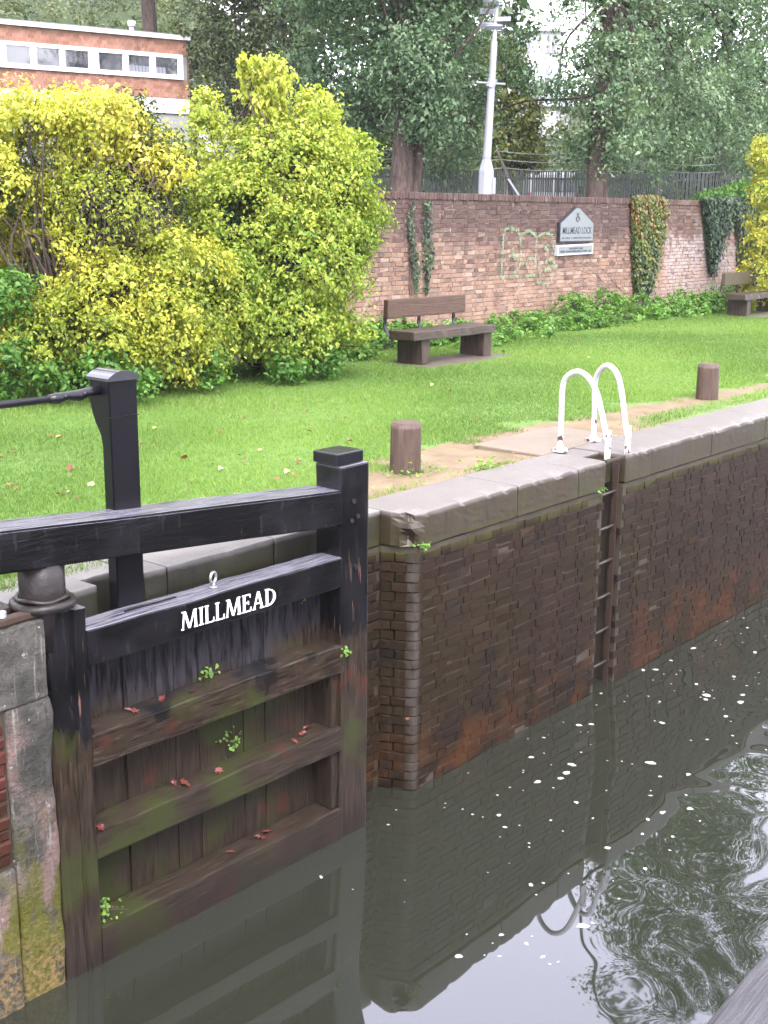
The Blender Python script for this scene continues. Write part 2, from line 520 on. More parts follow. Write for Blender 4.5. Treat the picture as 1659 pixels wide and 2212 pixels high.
def mat_ground():
    n = NT('lawn_and_worn_path')
    x, y, z = n.xyz()
    w = n.math('MULTIPLY', n.math('SUBTRACT', n.noise(2.2, 5, .6), .5), .75)
    fr = n.new('ShaderNodeFloatCurve')
    # edge of the bare path (distance from the lock) along the lock
    m = fr.mapping; cv = m.curves[0]
    pts = [(-1, .0), (0.2, .9), (.9, 1.35), (2.5, 1.72), (4.6, 1.48), (6.5, 1.38), (9, 1.2), (14, 1.1)]
    for i, (a, b) in enumerate(pts):
        u, v = (a + 1) / 15, b / 2
        if i < 2: cv.points[i].location = (u, v)
        else: cv.points.new(u, v)
    m.update()
    n.put(fr.inputs['Value'], n.math('DIVIDE', n.math('ADD', x, 1.0), 15.0))
    edge = n.math('MULTIPLY', fr.outputs[0], 2.0)
    dirt = n.step(n.math('ADD', n.math('SUBTRACT', edge, y), w), -.06, .10)
    green_edge = n.math('MULTIPLY', n.step(x, 4.2, 5.4), n.step(n.math('ADD', y, w), 1.0, .8))
    dirt = n.math('MULTIPLY', dirt, n.math('SUBTRACT', 1.0, n.math('MULTIPLY', green_edge, .75)))
    soil = n.ramp(n.noise(3.5, 6, .65), [(.3, (.085, .058, .034)), (.55, (.125, .088, .054)), (.75, (.150, .110, .074))])
    soil = n.mix(n.math('MULTIPLY', n.step(n.noise(5, 4, .6, n.mapping(n.pos(), (1, 1, 1), (7, 1, 1))), .55, .68), .55), soil, (.0620, .0651, .0136))
    turf = n.ramp(n.noise(6, 6, .7), [(.3, (.030, .062, .010)), (.5, (.060, .112, .020)), (.7, (.085, .140, .030))])
    turf = n.mix(n.math('MULTIPLY', n.step(n.noise(1.3, 4, .6), .52, .7), .35), turf, (.0711, .0711, .0218))
    c = n.mix(dirt, turf, soil)
    nm = n.bump(n.noise(24, 5, .7), .5, .03)
    return n.done(n.bsdf(c, .75, nm, spec=.25))
M_GROUND = mat_ground()

def mat_water():
    n = NT('murky_lock_water')
    x, y, z = n.xyz()
    murk = n.mix(n.noise(.7, 3), (.0116, .0128, .0094), (.0148, .0154, .0104))
    # the water is glassy along the far wall and stirred towards the near side
    stir = n.step(n.math('SUBTRACT', n.math('MULTIPLY', x, .55), n.math('MULTIPLY', y, 1.0)), 1.45, 3.0)
    calm = n.math('ADD', .012, n.math('MULTIPLY', stir, .46))
    wv = n.noise(1.05, .6, .4, dist=1.1)
    wv2 = n.noise(.55, 1, .4)
    h = n.math('ADD', n.math('MULTIPLY', wv, calm), n.math('MULTIPLY', wv2, .05))
    nm = n.bump(h, .5, .16)
    # long low swell pushed up by the sluice
    t = n.math('ADD', n.math('MULTIPLY', x, .77), n.math('MULTIPLY', y, .64))
    sw = n.math('MULTIPLY', n.math('MULTIPLY', n.math('ADD', t, .9), .025), n.step(y, -.05, -1.6))
    nm = n.bump(sw, 1.0, 1.0, nm)
    _sh = n.bsdf(murk, .015, nm, ior=1.66, spec=.5)
    _sh.node.inputs['Specular Tint'].default_value = (.92, .94, 1.10, 1)
    return n.done(_sh)
M_WATER = mat_water()

M_FOAM = plain('foam', (.26, .26, .25), .7, var=.25, scale=60)
M_WHITE_PAINT = None
def mat_chipped_white():
    n = NT('chipped_white_paint')
    f = n.noise(14, 4, .6)
    x, y, z = n.xyz()
    lim = n.math('ADD', .575, n.math('MULTIPLY', n.step(z, 2.3, 2.5), .06))
    ch = n.math('GREATER_THAN', f, lim)
    c = n.mix(ch, n.mix(n.noise(6), (.34, .33, .345), (.46, .45, .465)), (.040, .022, .016))
    return n.done(n.bsdf(c, .35, n.bump(ch, .4, -.004)))
M_LADDER_WHITE = mat_chipped_white()
M_RUSTY = plain('rusty_iron', (.0341, .0198, .0136), .6, .2, .5, 22, .4)
M_RUNG = plain('worn_wet_iron', (.040, .034, .030), .4, .2, .4, 30, .2)
M_LETTER = plain('white_letter_paint', (.80, .80, .80), .5, var=.05)
M_GALV = plain('galvanised_steel', (.2604, .2604, .2604), .35, .7, .2, 30)
M_IRON_BLACK = plain('black_painted_iron', (.0055, .005, .0075), .3, 0, .4, 20, .3, .3)
M_GREASE = plain('greasy_iron_collar', (.0135, .0105, .0105), .42, .1, .6, 18, .6, .3)

def mat_post_wood(name, dark, light, axis=(18, 18, 1.2), rough=.55):
    n = NT(name)
    v = n.mapping(n.obj(), axis)
    g = n.noise(3, 6, .65, v)
    c = n.mix(n.step(g, .3, .7), dark, light)
    c = n.mix(n.math('MULTIPLY', n.step(n.noise(2.5, 4, .6), .55, .7), .5), c, tuple(q * .45 for q in dark))
    nm = n.bump(g, .8, .012)
    return n.done(n.bsdf(c, n.math('ADD', rough - .2, n.math('MULTIPLY', g, .35)), nm, spec=.4))
M_BOLLARD = mat_post_wood('weathered_bollard_wood', (.0240, .0130, .0090), (.0700, .0430, .0300))
M_BENCH = mat_post_wood('wet_bench_timber', (.0130, .0085, .0055), (.0420, .0270, .0175), (1.2, 16, 16))
M_BENCH_BACK = mat_post_wood('brown_bench_board', (.0270, .0130, .0070), (.0620, .0310, .0175), (1.2, 16, 16))
M_BENCH_BACK2 = mat_post_wood('olive_bench_board', (.0279, .0211, .0099), (.0527, .0397, .0186), (1.2, 16, 16))
M_BENCH_LEG = mat_post_wood('bench_leg_timber', (0.0101, 0.0055, 0.0042), (0.0485, 0.0287, 0.0190), (9, 9, 1.2))
M_RAILTIMBER = mat_post_wood('grey_weathered_timber', (0.0093, 0.0083, 0.0103), (0.0418, 0.0387, 0.0449), (1.0, 22, 22), .5)

def mat_bark(name, a, b):
    n = NT(name)
    g = n.noise(3, 6, .7, n.mapping(n.pos(), (6, 6, 1.3)))
    return n.done(n.bsdf(n.mix(n.step(g, .3, .7), a, b), .85, n.bump(g, 1, .04), spec=.2))
M_BARK = mat_bark('grey_brown_bark', (.0217, .0149, .0124), (.0775, .0546, .0471))
M_BARK_DARK = mat_bark('dark_bark', (.0099, .0074, .0068), (.0341, .0248, .0217))
M_TWIG = mat_bark('dry_twigs', (.0310, .0211, .0174), (.0806, .0620, .0527))

L_OAK = leaf_mat('oak_leaf', [(0, (.025, .052, .024)), (.35, (.058, .106, .050)), (.6, (.112, .172, .088)), (.9, (.190, .250, .148)), (1, (.22, .26, .13))])
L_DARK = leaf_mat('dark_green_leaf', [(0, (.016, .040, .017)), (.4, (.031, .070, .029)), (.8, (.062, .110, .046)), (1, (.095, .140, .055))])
L_OLIVE = leaf_mat('olive_leaf', [(0, (.0156, .0295, .0087)), (.4, (.0330, .0521, .0139)), (.8, (.0590, .0738, .0191)), (1, (.1128, .1042, .0260))])
L_YELLOWGREEN = leaf_mat('turning_leaf', [(0, (.0282, .0500, .0097)), (.5, (.0685, .0927, .0145)), (.85, (.1370, .1330, .0161)), (1, (.1934, .1531, .0242))])
L_LIME = leaf_mat('lime_leaf', [(0, (.075, .140, .015)), (.3, (.170, .240, .028)), (.6, (.280, .325, .044)), (.85, (.390, .395, .068)), (1, (.48, .45, .12))], .42, .42, .35)
L_GOLD = leaf_mat('golden_leaf', [(0, (.085, .130, .015)), (.3, (.215, .255, .028)), (.6, (.360, .355, .046)), (.85, (.50, .45, .075)), (1, (.58, .50, .15))], .42, .42, .35)
L_IVY = leaf_mat('ivy_leaf', [(0, (.0078, .0217, .0078)), (.5, (.0217, .0481, .0170)), (.85, (.0465, .0814, .0295)), (1, (.0853, .1162, .0465))], .15, .35)
L_IVY_RED = leaf_mat('turning_ivy_leaf', [(0, (.0170, .0403, .0093)), (.35, (.0465, .0760, .0124)), (.6, (.1008, .1085, .0170)), (.8, (.1550, .0891, .0232)), (.92, (.1318, .0388, .0155)), (1, (.2093, .1705, .0388))], .2, .4)
L_NETTLE = leaf_mat('nettle_leaf', [(0, (.028, .085, .012)), (.5, (.085, .190, .026)), (.9, (.16, .28, .045)), (1, (.22, .30, .06))], .4)
L_GRASS = leaf_mat('grass_blade', [(0, (.066, .120, .024)), (.4, (.112, .195, .036)), (.75, (.155, .245, .050)), (.93, (.205, .260, .070)), (1, (.22, .19, .085))], .45, .5, .3)
L_FALLEN = leaf_mat('fallen_leaf', [(0, (.0992, .0186, .0112)), (.35, (.1240, .0465, .0186)), (.6, (.1674, .0806, .0310)), (.8, (.2480, .1984, .0496)), (1, (.3100, .2604, .1612))], .15, .5)
L_RED = leaf_mat('red_leaf', [(0, (.0620, .0099, .0087)), (1, (.1178, .0341, .0279))], .1, .35)
L_SCRUB = leaf_mat('hillside_scrub', [(0, (.0223, .0372, .0104)), (.5, (.0461, .0655, .0179)), (.85, (.0818, .0967, .0260)), (1, (.1190, .1190, .0372))], .3)

M_TILE = NT('hung_clay_tile'); _n = M_TILE
_c = _n.ramp(_n.rnd(), [(0, (.150, .070, .048)), (.5, (.200, .098, .068)), (1, (.235, .125, .090))])
_c = _n.mix(_n.math('MULTIPLY', _n.step(_n.noise(.9, 4, .6), .56, .72), .6), _c, (.0527, .0341, .0279))
M_TILE = _n.done(_n.bsdf(_c, .7, _n.bump(_n.noise(25), .3, .01), spec=.25))
M_UPVC = plain('white_window_frame', (.45, .44, .47), .4, var=.03)
M_RENDER_WHITE = plain('white_render', (.36, .355, .36), .8, var=.08, scale=3)
M_HOUSE_WHITE = plain('house_white_stucco', (.30, .30, .315), .8, var=.06, scale=1.5)
M_SLATE = plain('grey_slate', (.0992, .0992, .1116), .5, var=.2, scale=8)
def mat_glass():
    n = NT('window_glass')
    c = n.mix(n.step(n.noise(2.3, 4, .6), .4, .6), (.0074, .0081, .0112), (.0217, .0223, .0279))
    return n.done(n.bsdf(c, .06, n.bump(n.noise(1.6, 2), .12, .05), ior=2.0))
M_GLASS = mat_glass()
M_BLIND = plain('pale_window_blind', (.12, .125, .15), .7, var=.1)
M_STEEL_FENCE = plain('green_grey_railing_paint', (.034, .038, .035), .5, var=.3, scale=9)
M_STEEL_POST = plain('weathered_steel_post', (.19, .165, .16), .6, .1, .3, 12, .2)
M_WIRE = plain('barbed_wire_steel', (.22, .22, .21), .5, .2)
M_MAST = plain('white_mast_paint', (.20, .20, .235), .5, var=.08, scale=3)
M_MAST_CONC = plain('white_painted_pillar', (.19, .195, .22), .7, var=.25, scale=5, bump=.2)
M_SIGN = plain('pale_grey_sign_board', (.108, .118, .124), .5, var=.06, scale=5)
M_SIGN_EDGE = plain('dark_sign_edge', (.0124, .0136, .0186), .5)
M_SIGN_INK = plain('dark_green_sign_ink', (.0186, .0260, .0279), .5)
M_SIGN_WHITE = plain('white_sign_frame', (.26, .26, .30), .45)
def mat_graffiti():
    n = NT('pale_green_spray_paint')
    c = n.mix(n.noise(5), (.10, .20, .10), (.16, .27, .15))
    p = n.bsdf(c, .7)
    t = n.new('ShaderNodeBsdfTransparent')
    ms = n.new('ShaderNodeMixShader')
    n.put(ms.inputs[0], n.math('MULTIPLY', n.step(n.noise(13, 4, .65), .38, .62), .62))
    n.t.links.new(t.outputs[0], ms.inputs[1]); n.t.links.new(p, ms.inputs[2])
    return n.done(ms.outputs[0])
M_GRAFFITI = mat_graffiti()
M_CONCRETE = plain('damp_concrete', (.104, .080, .058), .5, var=.35, scale=3, bump=.3)
M_SLAB = plain('muddy_paving', (.0620, .0484, .0384), .6, var=.35, scale=5, bump=.3)
M_TERRAIN = plain('rough_grass', (.021, .033, .008), .95, var=.6, scale=1.2, bump=.3, spec=.1)
M_VAN = plain('white_van_paint', (.24, .24, .25), .3, var=.05)
M_RUBBER = plain('black_rubber', (.0074, .0074, .0074), .7)
M_TAIL = plain('red_tail_lamp', (.1550, .0093, .0074), .3)
M_VENT = plain('grey_vent_pipe', (.50, .50, .54), .4)
M_PALE_WALL = plain('pale_lower_wall', (.17, .165, .165), .8, var=.1, scale=2)
LIME_LOBES = [(5.2,6.5,4.75,0.82),(5.73,6.19,4.56,0.71),(4.59,6.62,4.19,0.78),(5.27,6.27,3.71,1.01),(5.95,6.32,3.7,0.42),(4.15,6.52,3.26,0.66),(4.76,5.95,2.91,0.61),(5.45,5.99,2.92,0.34),(4.88,6.74,6.04,0.15),(5.09,6.49,6.08,0.15),(4.98,6.63,5.9,0.24),(4.64,7.34,5.13,0.48),(4.51,7.18,5.61,0.21),(6.38,6.19,5.06,0.28),(5.65,6.28,5.62,0.3),(6.47,6.09,4.26,0.31),(4.58,7.57,4.54,0.38),(4.99,7.08,4.26,0.24),(6.38,6.48,4.63,0.31),(5.34,7.29,5.0,0.2),(4.96,5.92,4.11,0.31),(5.5,5.94,5.28,0.29),(5.63,7.27,3.64,0.26),(4.68,6.84,3.52,0.27),(5.55,7.29,3.92,0.14),(6.45,6.34,3.67,0.23),(6.23,5.93,3.83,0.2),(5.51,6.52,3.57,0.18),(5.92,6.9,4.91,0.32),(5.49,5.5,2.81,0.27),(5.13,6.56,4.42,0.26),(6.15,6.77,3.78,0.21),(5.9,5.84,3.37,0.14),(5.11,7.21,4.08,0.3),(5.39,6.8,4.4,0.23),(4.72,7.11,4.45,0.31),(6.08,5.91,4.1,0.16),(5.74,6.75,3.57,0.22),(5.54,6.87,4.41,0.23),(4.59,7.36,4.49,0.19),(4.66,7.12,4.9,0.22),(4.78,6.51,3.49,0.23),(4.38,6.73,3.52,0.17),(3.9,6.15,2.95,0.45),(4.5,6.0,2.8,0.42),(5.2,5.9,2.75,0.35),(4.0,6.3,3.5,0.5)]
GOLD_LOBES = [(3.1,7.0,5.32,.28),(3.4,7.1,5.2,.28),(1.5,7.3,4.1,.5),(1.35,7.2,4.55,.5),(1.75,6.9,4.25,.4),(3.0,6.9,5.12,.33),(3.3,7.05,4.9,.36),(3.55,7.2,5.0,.3),(1.99,7.23,5.03,0.61),(2.41,6.74,5.22,0.52),(2.93,6.58,4.85,0.43),(1.82,7.43,4.42,0.52),(1.67,7.0,3.69,0.64),(2.08,6.2,3.34,0.58),(2.89,6.16,3.79,0.42),(2.54,5.79,3.13,0.46),(1.67,6.37,3.04,0.49),(3.3,5.98,3.63,0.38),(1.26,7.02,3.03,0.4),(1.92,7.64,5.4,0.38),(2.18,7.01,5.42,0.28),(2.58,6.52,5.45,0.21),(1.34,8.01,4.51,0.94),(1.94,6.67,5.24,0.28),(3.66,6.07,3.71,0.18),(2.41,7.64,5.19,0.25),(2.65,5.82,3.71,0.18),(2.19,6.01,2.95,0.2),(1.51,7.02,4.49,0.18),(2.32,7.53,4.37,0.18),(1.89,6.92,4.48,0.18),(2.43,6.32,3.75,0.22),(3.1,6.12,3.89,0.24),(2.13,6.76,5.31,0.2),(2.96,6.44,4.06,0.27),(1.81,8.82,4.46,0.21),(0.9,7.46,5.07,0.22),(1.36,6.73,3.26,0.19),(3.27,6.05,3.65,0.28),(1.08,6.7,2.88,0.27),(2.97,6.15,4.81,0.26),(1.9,5.95,2.9,0.42),(2.6,5.75,2.8,0.42),(1.35,6.5,2.85,0.45),(3.2,5.95,2.95,0.45),(2.2,6.0,2.65,0.3),(3.0,5.8,2.6,0.3)]
TWIG_LOBES = [(2.29,6.41,4.35,0.59),(2.09,6.64,4.6,0.27),(2.53,6.13,4.25,0.32)]
DARKSHRUB_LOBES = [(3.3,7.3,5.25,.34),(3.7,7.4,5.1,.35),(3.09,6.54,4.51,0.39),(2.9,6.77,5.41,0.31),(3.17,6.45,4.99,0.34),(2.98,6.68,4.24,0.34)]
UNDER_LOBES = [(1.0,6.55,3.4,0.28),(1.01,6.54,2.74,0.35),(0.94,6.61,2.38,0.2),(1.28,6.21,2.59,0.25),(1.91,5.47,2.45,0.2),(1.65,5.78,2.6,0.25),(4.4,5.61,2.43,0.23),(5.14,5.65,2.42,0.24),(3.08,5.62,2.48,0.22)]
T1_LOBES = [(12.05,9.7,6.6,.5),(11.95,9.75,7.5,.55),(12.2,9.7,8.3,.6),(12.15,9.65,5.95,.35),(11.95,9.75,6.3,.55),(12.0,9.7,7.1,.6),(12.1,9.7,7.9,.6),(12.35,9.65,6.6,.5),(11.7,9.8,6.8,.5),(12.5,9.6,5.9,.4),(12.09,12.07,6.19,0.99),(12.68,11.36,7.07,1.08),(12.44,11.65,7.93,0.99),(13.27,10.67,7.6,1.08),(15.87,11.83,7.0,0.94),(16.05,11.62,8.23,0.69),(13.28,10.66,6.56,0.63),(16.09,11.58,5.82,0.6),(15.8,11.93,5.53,0.5),(12.03,12.14,5.39,0.54),(11.86,12.35,7.14,0.54),(12.39,11.71,5.58,0.54),(16.21,11.44,6.61,0.44)]
T1up_LOBES = [(11.55,11.55,8.96,1.28),(12.39,10.55,8.73,1.28),(13.11,9.68,8.73,1.01),(11.99,11.02,9.84,1.1),(12.65,10.23,10.09,1.1),(13.27,9.5,9.7,1.01),(13.56,9.15,8.98,0.55),(12.37,10.57,10.87,1.01),(12.97,9.85,10.87,0.83),(11.55,11.55,10.62,1.01)]
T2_LOBES = [(17.0,8.45,5.5,.35),(17.4,8.45,5.6,.4),(16.9,8.5,6.1,.4),(17.0,8.45,6.9,.45),(17.05,8.5,7.6,.45),(17.48,9.14,8.28,1.03),(19.3,8.9,7.99,1.4),(22.7,8.9,8.64,1.52),(25.25,8.9,8.01,1.24),(17.65,8.94,6.98,0.98),(21.02,8.9,6.82,1.23),(23.81,8.9,6.78,1.07),(20.01,8.9,5.83,0.82),(21.89,8.9,5.8,0.51),(17.33,9.32,5.82,0.51),(17.89,8.9,5.94,0.72),(17.18,9.5,7.72,0.46),(17.12,9.57,6.59,0.26),(24.23,8.9,5.78,0.73),(27.33,8.9,6.63,1.43),(17.15,8.62,5.75,0.42),(17.25,8.6,6.4,0.5),(17.3,8.6,7.2,0.55),(17.6,8.6,7.9,0.5),(18.3,8.7,6.4,0.5)]
T2up_LOBES = [(17.5,9.11,9.47,1.13),(19.72,8.9,9.86,1.52),(23.19,8.9,10.37,1.66),(27.1,8.9,10.61,1.81),(18.91,8.9,11.22,1.17),(21.7,8.9,11.83,1.6),(25.54,8.9,12.24,1.75),(20.15,8.9,13.02,1.31),(23.09,8.9,13.79,1.65),(20.99,8.9,14.88,1.23),(23.74,8.9,15.8,1.68),(26.27,8.9,14.41,1.78),(23.5,9.2,17.5,2.0),(25,9,19.5,2.2),(23.2,9.4,20,1.8),(26.5,8.9,17,2.2),(24.5,9,22,2.0),(27,9,21,2.2),(29,9,17,2.4)]
OVER_LOBES = [(14.25,9.1,7.41,0.26),(14.35,8.98,6.94,0.22),(14.53,8.77,6.73,0.21),(14.45,8.86,7.79,0.23)]
YB_LOBES = [(22.27,14.32,6.91,0.64),(22.16,14.45,6.19,0.71),(22.49,14.05,5.95,0.51),(22.02,14.62,7.5,0.51),(21.92,14.74,8.32,0.64),(22.09,14.53,5.82,0.64)]
T4_LOBES = [(21.49,26.16,10.16,0.92),(22.07,25.47,10.44,0.92),(22.33,25.15,9.05,0.92),(23.1,24.23,10.04,1.08),(23.48,23.79,8.93,0.92),(22.81,24.59,8.64,0.77),(21.67,25.95,9.18,0.77),(23.28,24.03,7.36,0.92),(23.96,23.21,10.33,0.92),(23.66,23.57,6.07,0.92),(22.51,24.94,7.64,0.92)]
T3_LOBES = [(31.59,14.09,6.75,1.08),(33.25,13.0,5.62,0.93),(32.1,13.48,8.19,1.39),(34.93,13.0,8.37,1.45),(35.68,13.0,6.46,1.3),(30.87,14.95,5.28,0.77),(29.69,16.36,5.71,0.46)]
YR_LOBES = [(20.67,6.5,5.7,0.43),(20.75,6.4,4.91,0.47),(20.75,6.4,4.19,0.43),(20.98,6.12,3.58,0.53)]

# ================================================================= the setting
rng = np.random.default_rng(11)
AX = (math.cos(YAW), math.sin(YAW)); LX = (math.sin(YAW), -math.cos(YAW)); VX, VY = -6.844, -5.426
def sst(a, b, v):
    t = np.clip((v - a) / (b - a), 0, 1); return t * t * (3 - 2 * t)
def terrain_z(x, y):                      # ground behind the boundary wall, rising to a wooded hill
    t = (x - VX) * AX[0] + (y - VY) * AX[1]; l = (x - VX) * LX[0] + (y - VY) * LX[1]
    left = sst(.02, .2, -l / np.maximum(np.abs(t), 8))
    far = np.maximum(t - 42, 0)
    sl = .13 + .16 * left
    return 3.75 + .012 * np.clip(t - 20, 0, 25) + sl * np.minimum(far, 75) + .05 * np.maximum(far - 75, 0)

def sheet(name, xs, ys, zf, mat, kind='structure'):
    X, Y = np.meshgrid(xs, ys); Z = zf(X, Y)
    V = np.stack([X, Y, Z], -1).reshape(-1, 3); w = len(xs)
    i = (np.arange(len(ys) - 1)[:, None] * w + np.arange(w - 1)[None]).reshape(-1, 1)
    o = from_np(name, V, i + np.array([[0, 1, w + 1, w]]), mat, None, smooth=True)
    return tag(o, kind=kind)

sheet('water', np.linspace(-60, 90, 61), np.linspace(-4.62, .5, 12), lambda x, y: x * 0, M_WATER)
lawn_rng = lambda x, y: 2.185 + .012 * np.sin(x * 1.3 + y * .7) + .010 * np.sin(x * .5 - y * 1.9) - .012 * (y < .6) - .025 * np.exp(-((x - 8) / 1.2) ** 2 - ((y - 5.6) / .5) ** 2)
sheet('lawn', np.concatenate([np.linspace(-60, -5, 30), np.linspace(-4.8, 26, 180), np.linspace(27, 90, 30)]), np.linspace(.48, 8.3, 60), lawn_rng, M_GROUND)
sheet('hillside', np.concatenate([np.linspace(-250, -10, 25), np.linspace(-8, 120, 80), np.linspace(125, 500, 30)]), np.concatenate([np.linspace(8.36, 60, 60), np.linspace(62, 400, 40)]), terrain_z, M_TERRAIN)
sheet('near_bank', np.linspace(-200, 300, 40), np.linspace(-300, -5.2, 30), lambda x, y: x * 0 + 2.19, M_TERRAIN)
nb = box('near_lock_wall', -60, 90, -5.2, -4.62, -1.0, 2.2, M_COPING_GREEN); tag(nb, kind='structure')
lb = box('lock_bed', -60, 90, -4.6, .6, -1.2, -.9, M_MORTAR_WET); tag(lb, kind='structure')
pad = box('concrete_pad', 2.52, 3.95, .556, 1.32, 2.0, 2.207, M_CONCRETE, bev=.012, cuts=6, axis=0, jit=.012); tag(pad, kind='structure')
for k, dx in enumerate((0, 11.9)):
    s_ = box('bench_slab', 7.0 + dx, 9.3 + dx, 5.35 + .4 * k, 6.15 + .4 * k, 2.1, 2.178 + .012, M_SLAB, bev=.01, cuts=5, axis=0, jit=.03, seed=k); tag(s_, kind='structure')

# ================================================================= brickwork
def brick_mesh(name, l, h, d, ch, seed, mat):
    """front faces -y; worn arrises on the front"""
    rg = np.random.default_rng(seed)
    def ring(y, ins):
        return [(-l / 2 + ins, y, -h / 2 + ins), (l / 2 - ins, y, -h / 2 + ins), (l / 2 - ins, y, h / 2 - ins), (-l / 2 + ins, y, h / 2 - ins)]
    V = np.array(ring(d, 0) + ring(ch, 0) + ring(0, ch), float)
    V[4:8] += rg.normal(size=(4, 3)) * .0022; V[8:12] += rg.normal(size=(4, 3)) * .0035
    F = [(8, 9, 10, 11)]
    for k in range(4):
        j = (k + 1) % 4
        F += [(4 + k, 4 + j, 8 + j, 8 + k), (k, j, 4 + j, 4 + k)]
    return V, F

class Bricks:
    """lays bricks; the nearest 300 become single parts, the remainder one joined part"""
    def __init__(s, mat, course, depth, ch, joint=.0075):
        s.mat, s.c, s.d, s.ch, s.j = mat, course, depth, ch, joint
        s.items = []
        s.shape = {}
        s.lens = {}
    def put(s, x, y, z, l, rz=0.0, jy=.004, rg=rng):
        key = (round(l, 4), int(rg.integers(0, 5)))
        s.items.append((x + rg.normal() * .0015, y + rg.normal() * jy, z + rg.normal() * .0012, rz + rg.normal() * .0035, key))
    def wall(s, x0, x1, z0, z1, y, skip=None, jy=.004, bond=(.225, .1125), seed=0):
        rg = np.random.default_rng(seed)
        k = 0; z = z0
        while z + s.c <= z1 + 1e-6:
            x = x0 - (k % 2) * (bond[0] + bond[1]) / 2 - rg.uniform(0, .05); i = k % 2
            while x < x1:
                l = bond[i % len(bond)]; i += 1
                a, b = max(x, x0), min(x + l, x1)
                if b - a > .05 and not (skip and skip((a + b) / 2, z + s.c / 2)):
                    s.put((a + b) / 2, y, z + s.c / 2, round(b - a - s.j, 3), 0, jy, rg)
                x += l
            z += s.c; k += 1
    def build(s, parent, rank, name='brick', limit=300):
        s.items.sort(key=rank)
        for n_, (x, y, z, rz, key) in enumerate(s.items[:limit]):
            if key not in s.shape:
                V, F = brick_mesh('brick', key[0], s.c - s.j, s.d, s.ch, hash(key) % 1000, s.mat)
                me = bpy.data.meshes.new(name); me.from_pydata([tuple(v) for v in V], [], F); me.materials.append(s.mat); s.shape[key] = me
            o = bpy.data.objects.new(name, s.shape[key]); o.location = (x, y, z); o.rotation_euler = (0, 0, rz); link(o, parent)
        rest = s.items[limit:]
        if rest:
            Vs, Fs, off = [], [], 0
            cache = {}
            for x, y, z, rz, key in rest:
                if key not in cache: cache[key] = brick_mesh('brick', key[0], s.c - s.j, s.d, s.ch, hash(key) % 1000, s.mat)
                V, F = cache[key]
                c, sn = math.cos(rz), math.sin(rz)
                W = np.stack([V[:, 0] * c - V[:, 1] * sn + x, V[:, 0] * sn + V[:, 1] * c + y, V[:, 2] + z], 1)
                Vs.append(W); Fs.append(np.array(F) + off); off += len(V)
            o = from_np(name + 'work', np.concatenate(Vs), np.concatenate(Fs), s.mat, parent); o['kind'] = 'stuff'
def rank_cam(it): return (it[0] + 6.84) ** 2 + (it[1] + 5.43) ** 2 + (it[2] - 4.3) ** 2

# ---- lock chamber wall (beyond the gate, with the ladder recess)
chamber = empty('lock_chamber_wall', (0, 0, 0), label='long wet dark brick lock wall with a stone coping and a ladder slot, rising from the water', cat='wall')
B = Bricks(M_BRICK_WET, .0755, .07, .0045)
RX0, RX1 = 2.70, 3.06
B.wall(.10, 12.5, -.30, 1.94, 0, skip=lambda x, z: RX0 - .02 < x < RX1 + .02 and True, jy=.0019, seed=3)
B.wall(RX0 + .01, RX1 - .01, -.30, 1.94, .20, jy=.004, seed=4)
# ragged ends of the courses against the slot
g_ = np.random.default_rng(8)
z = -.30; k = 0
while z < 1.90:
    for (xe, sgn) in ((RX0, -1), (RX1, 1)):
        l = .085 + .01 * g_.integers(0, 3)
    z += .0755; k += 1
# return to the gate recess, one header and one closer per course
z = -.30; k = 0
while z + .0755 <= 1.945:
    for (t, l) in (((.36, .125), (.80, .08)) if k % 2 else ((.30, .085), (.76, .115))):
        B.put(-.012 - .085 * t, .045 + .205 * t, z + .03775, round(l - .008, 3), math.atan2(.205, -.085) + math.pi, .003)
    z += .0755; k += 1
B.build(chamber, rank_cam)
m = MB(); m.box(.06, RX0 - .004, .0085, .62, -1.0, 1.925); m.box(RX1 + .004, 40, .0085, .62, -1.0, 1.925); m.box(RX0 - .004, RX1 + .004, .214, .62, -1.0, 1.925)
m.add([(-.08, .262, -1), (.06, .03, -1), (.06, .262, -1), (-.08, .262, 1.925), (.06, .03, 1.925), (.06, .262, 1.925)], [(0, 1, 4, 3), (3, 4, 5), (1, 2, 5, 4), (2, 0, 3, 5)])
m.obj('mortar_bed', M_MORTAR_WET, chamber)
# far part of the wall, out past the picture edge, one plain face
box('distant_brickwork', 12.5, 40, .0, .006, -.3, 1.925, M_BRICK_WET, chamber)
# rounded corner bricks
z = -.30; k = 0
cm = {}
while z + .0755 <= 1.945:
    l1, l2 = (.115, .06) if k % 2 else (.06, .115)
    key = k % 4
    if key not in cm:
        prof = [(.10 if k % 2 else .098, .0)]
        ctr = (.062, .062); rr = .062
        for a in np.linspace(-90, -158, 8):
            prof.append((ctr[0] + rr * math.cos(R(a)), ctr[1] + rr * math.sin(R(a))))
        prof += [(-.028, .115), (.06, .14), (.10, .10)]
        h = .066
        V = [(x, y, 0) for x, y in prof] + [(x, y, h) for x, y in prof]; n_ = len(prof)
        rg = np.random.default_rng(k); V = [tuple(np.array(v) + rg.normal(size=3) * .0018) for v in V]
        F = [tuple(range(n_))[::-1], tuple(range(n_, 2 * n_))] + [(i, (i + 1) % n_, n_ + (i + 1) % n_, n_ + i) for i in range(n_)]
        me = bpy.data.meshes.new('corner_brick'); me.from_pydata(V, [], F); me.materials.append(M_BRICK_WET); cm[key] = me
    o = bpy.data.objects.new('corner_brick', cm[key]); o.location = (g_.normal() * .002, g_.normal() * .002, z + .005); link(o, chamber)
    z += .0755; k += 1

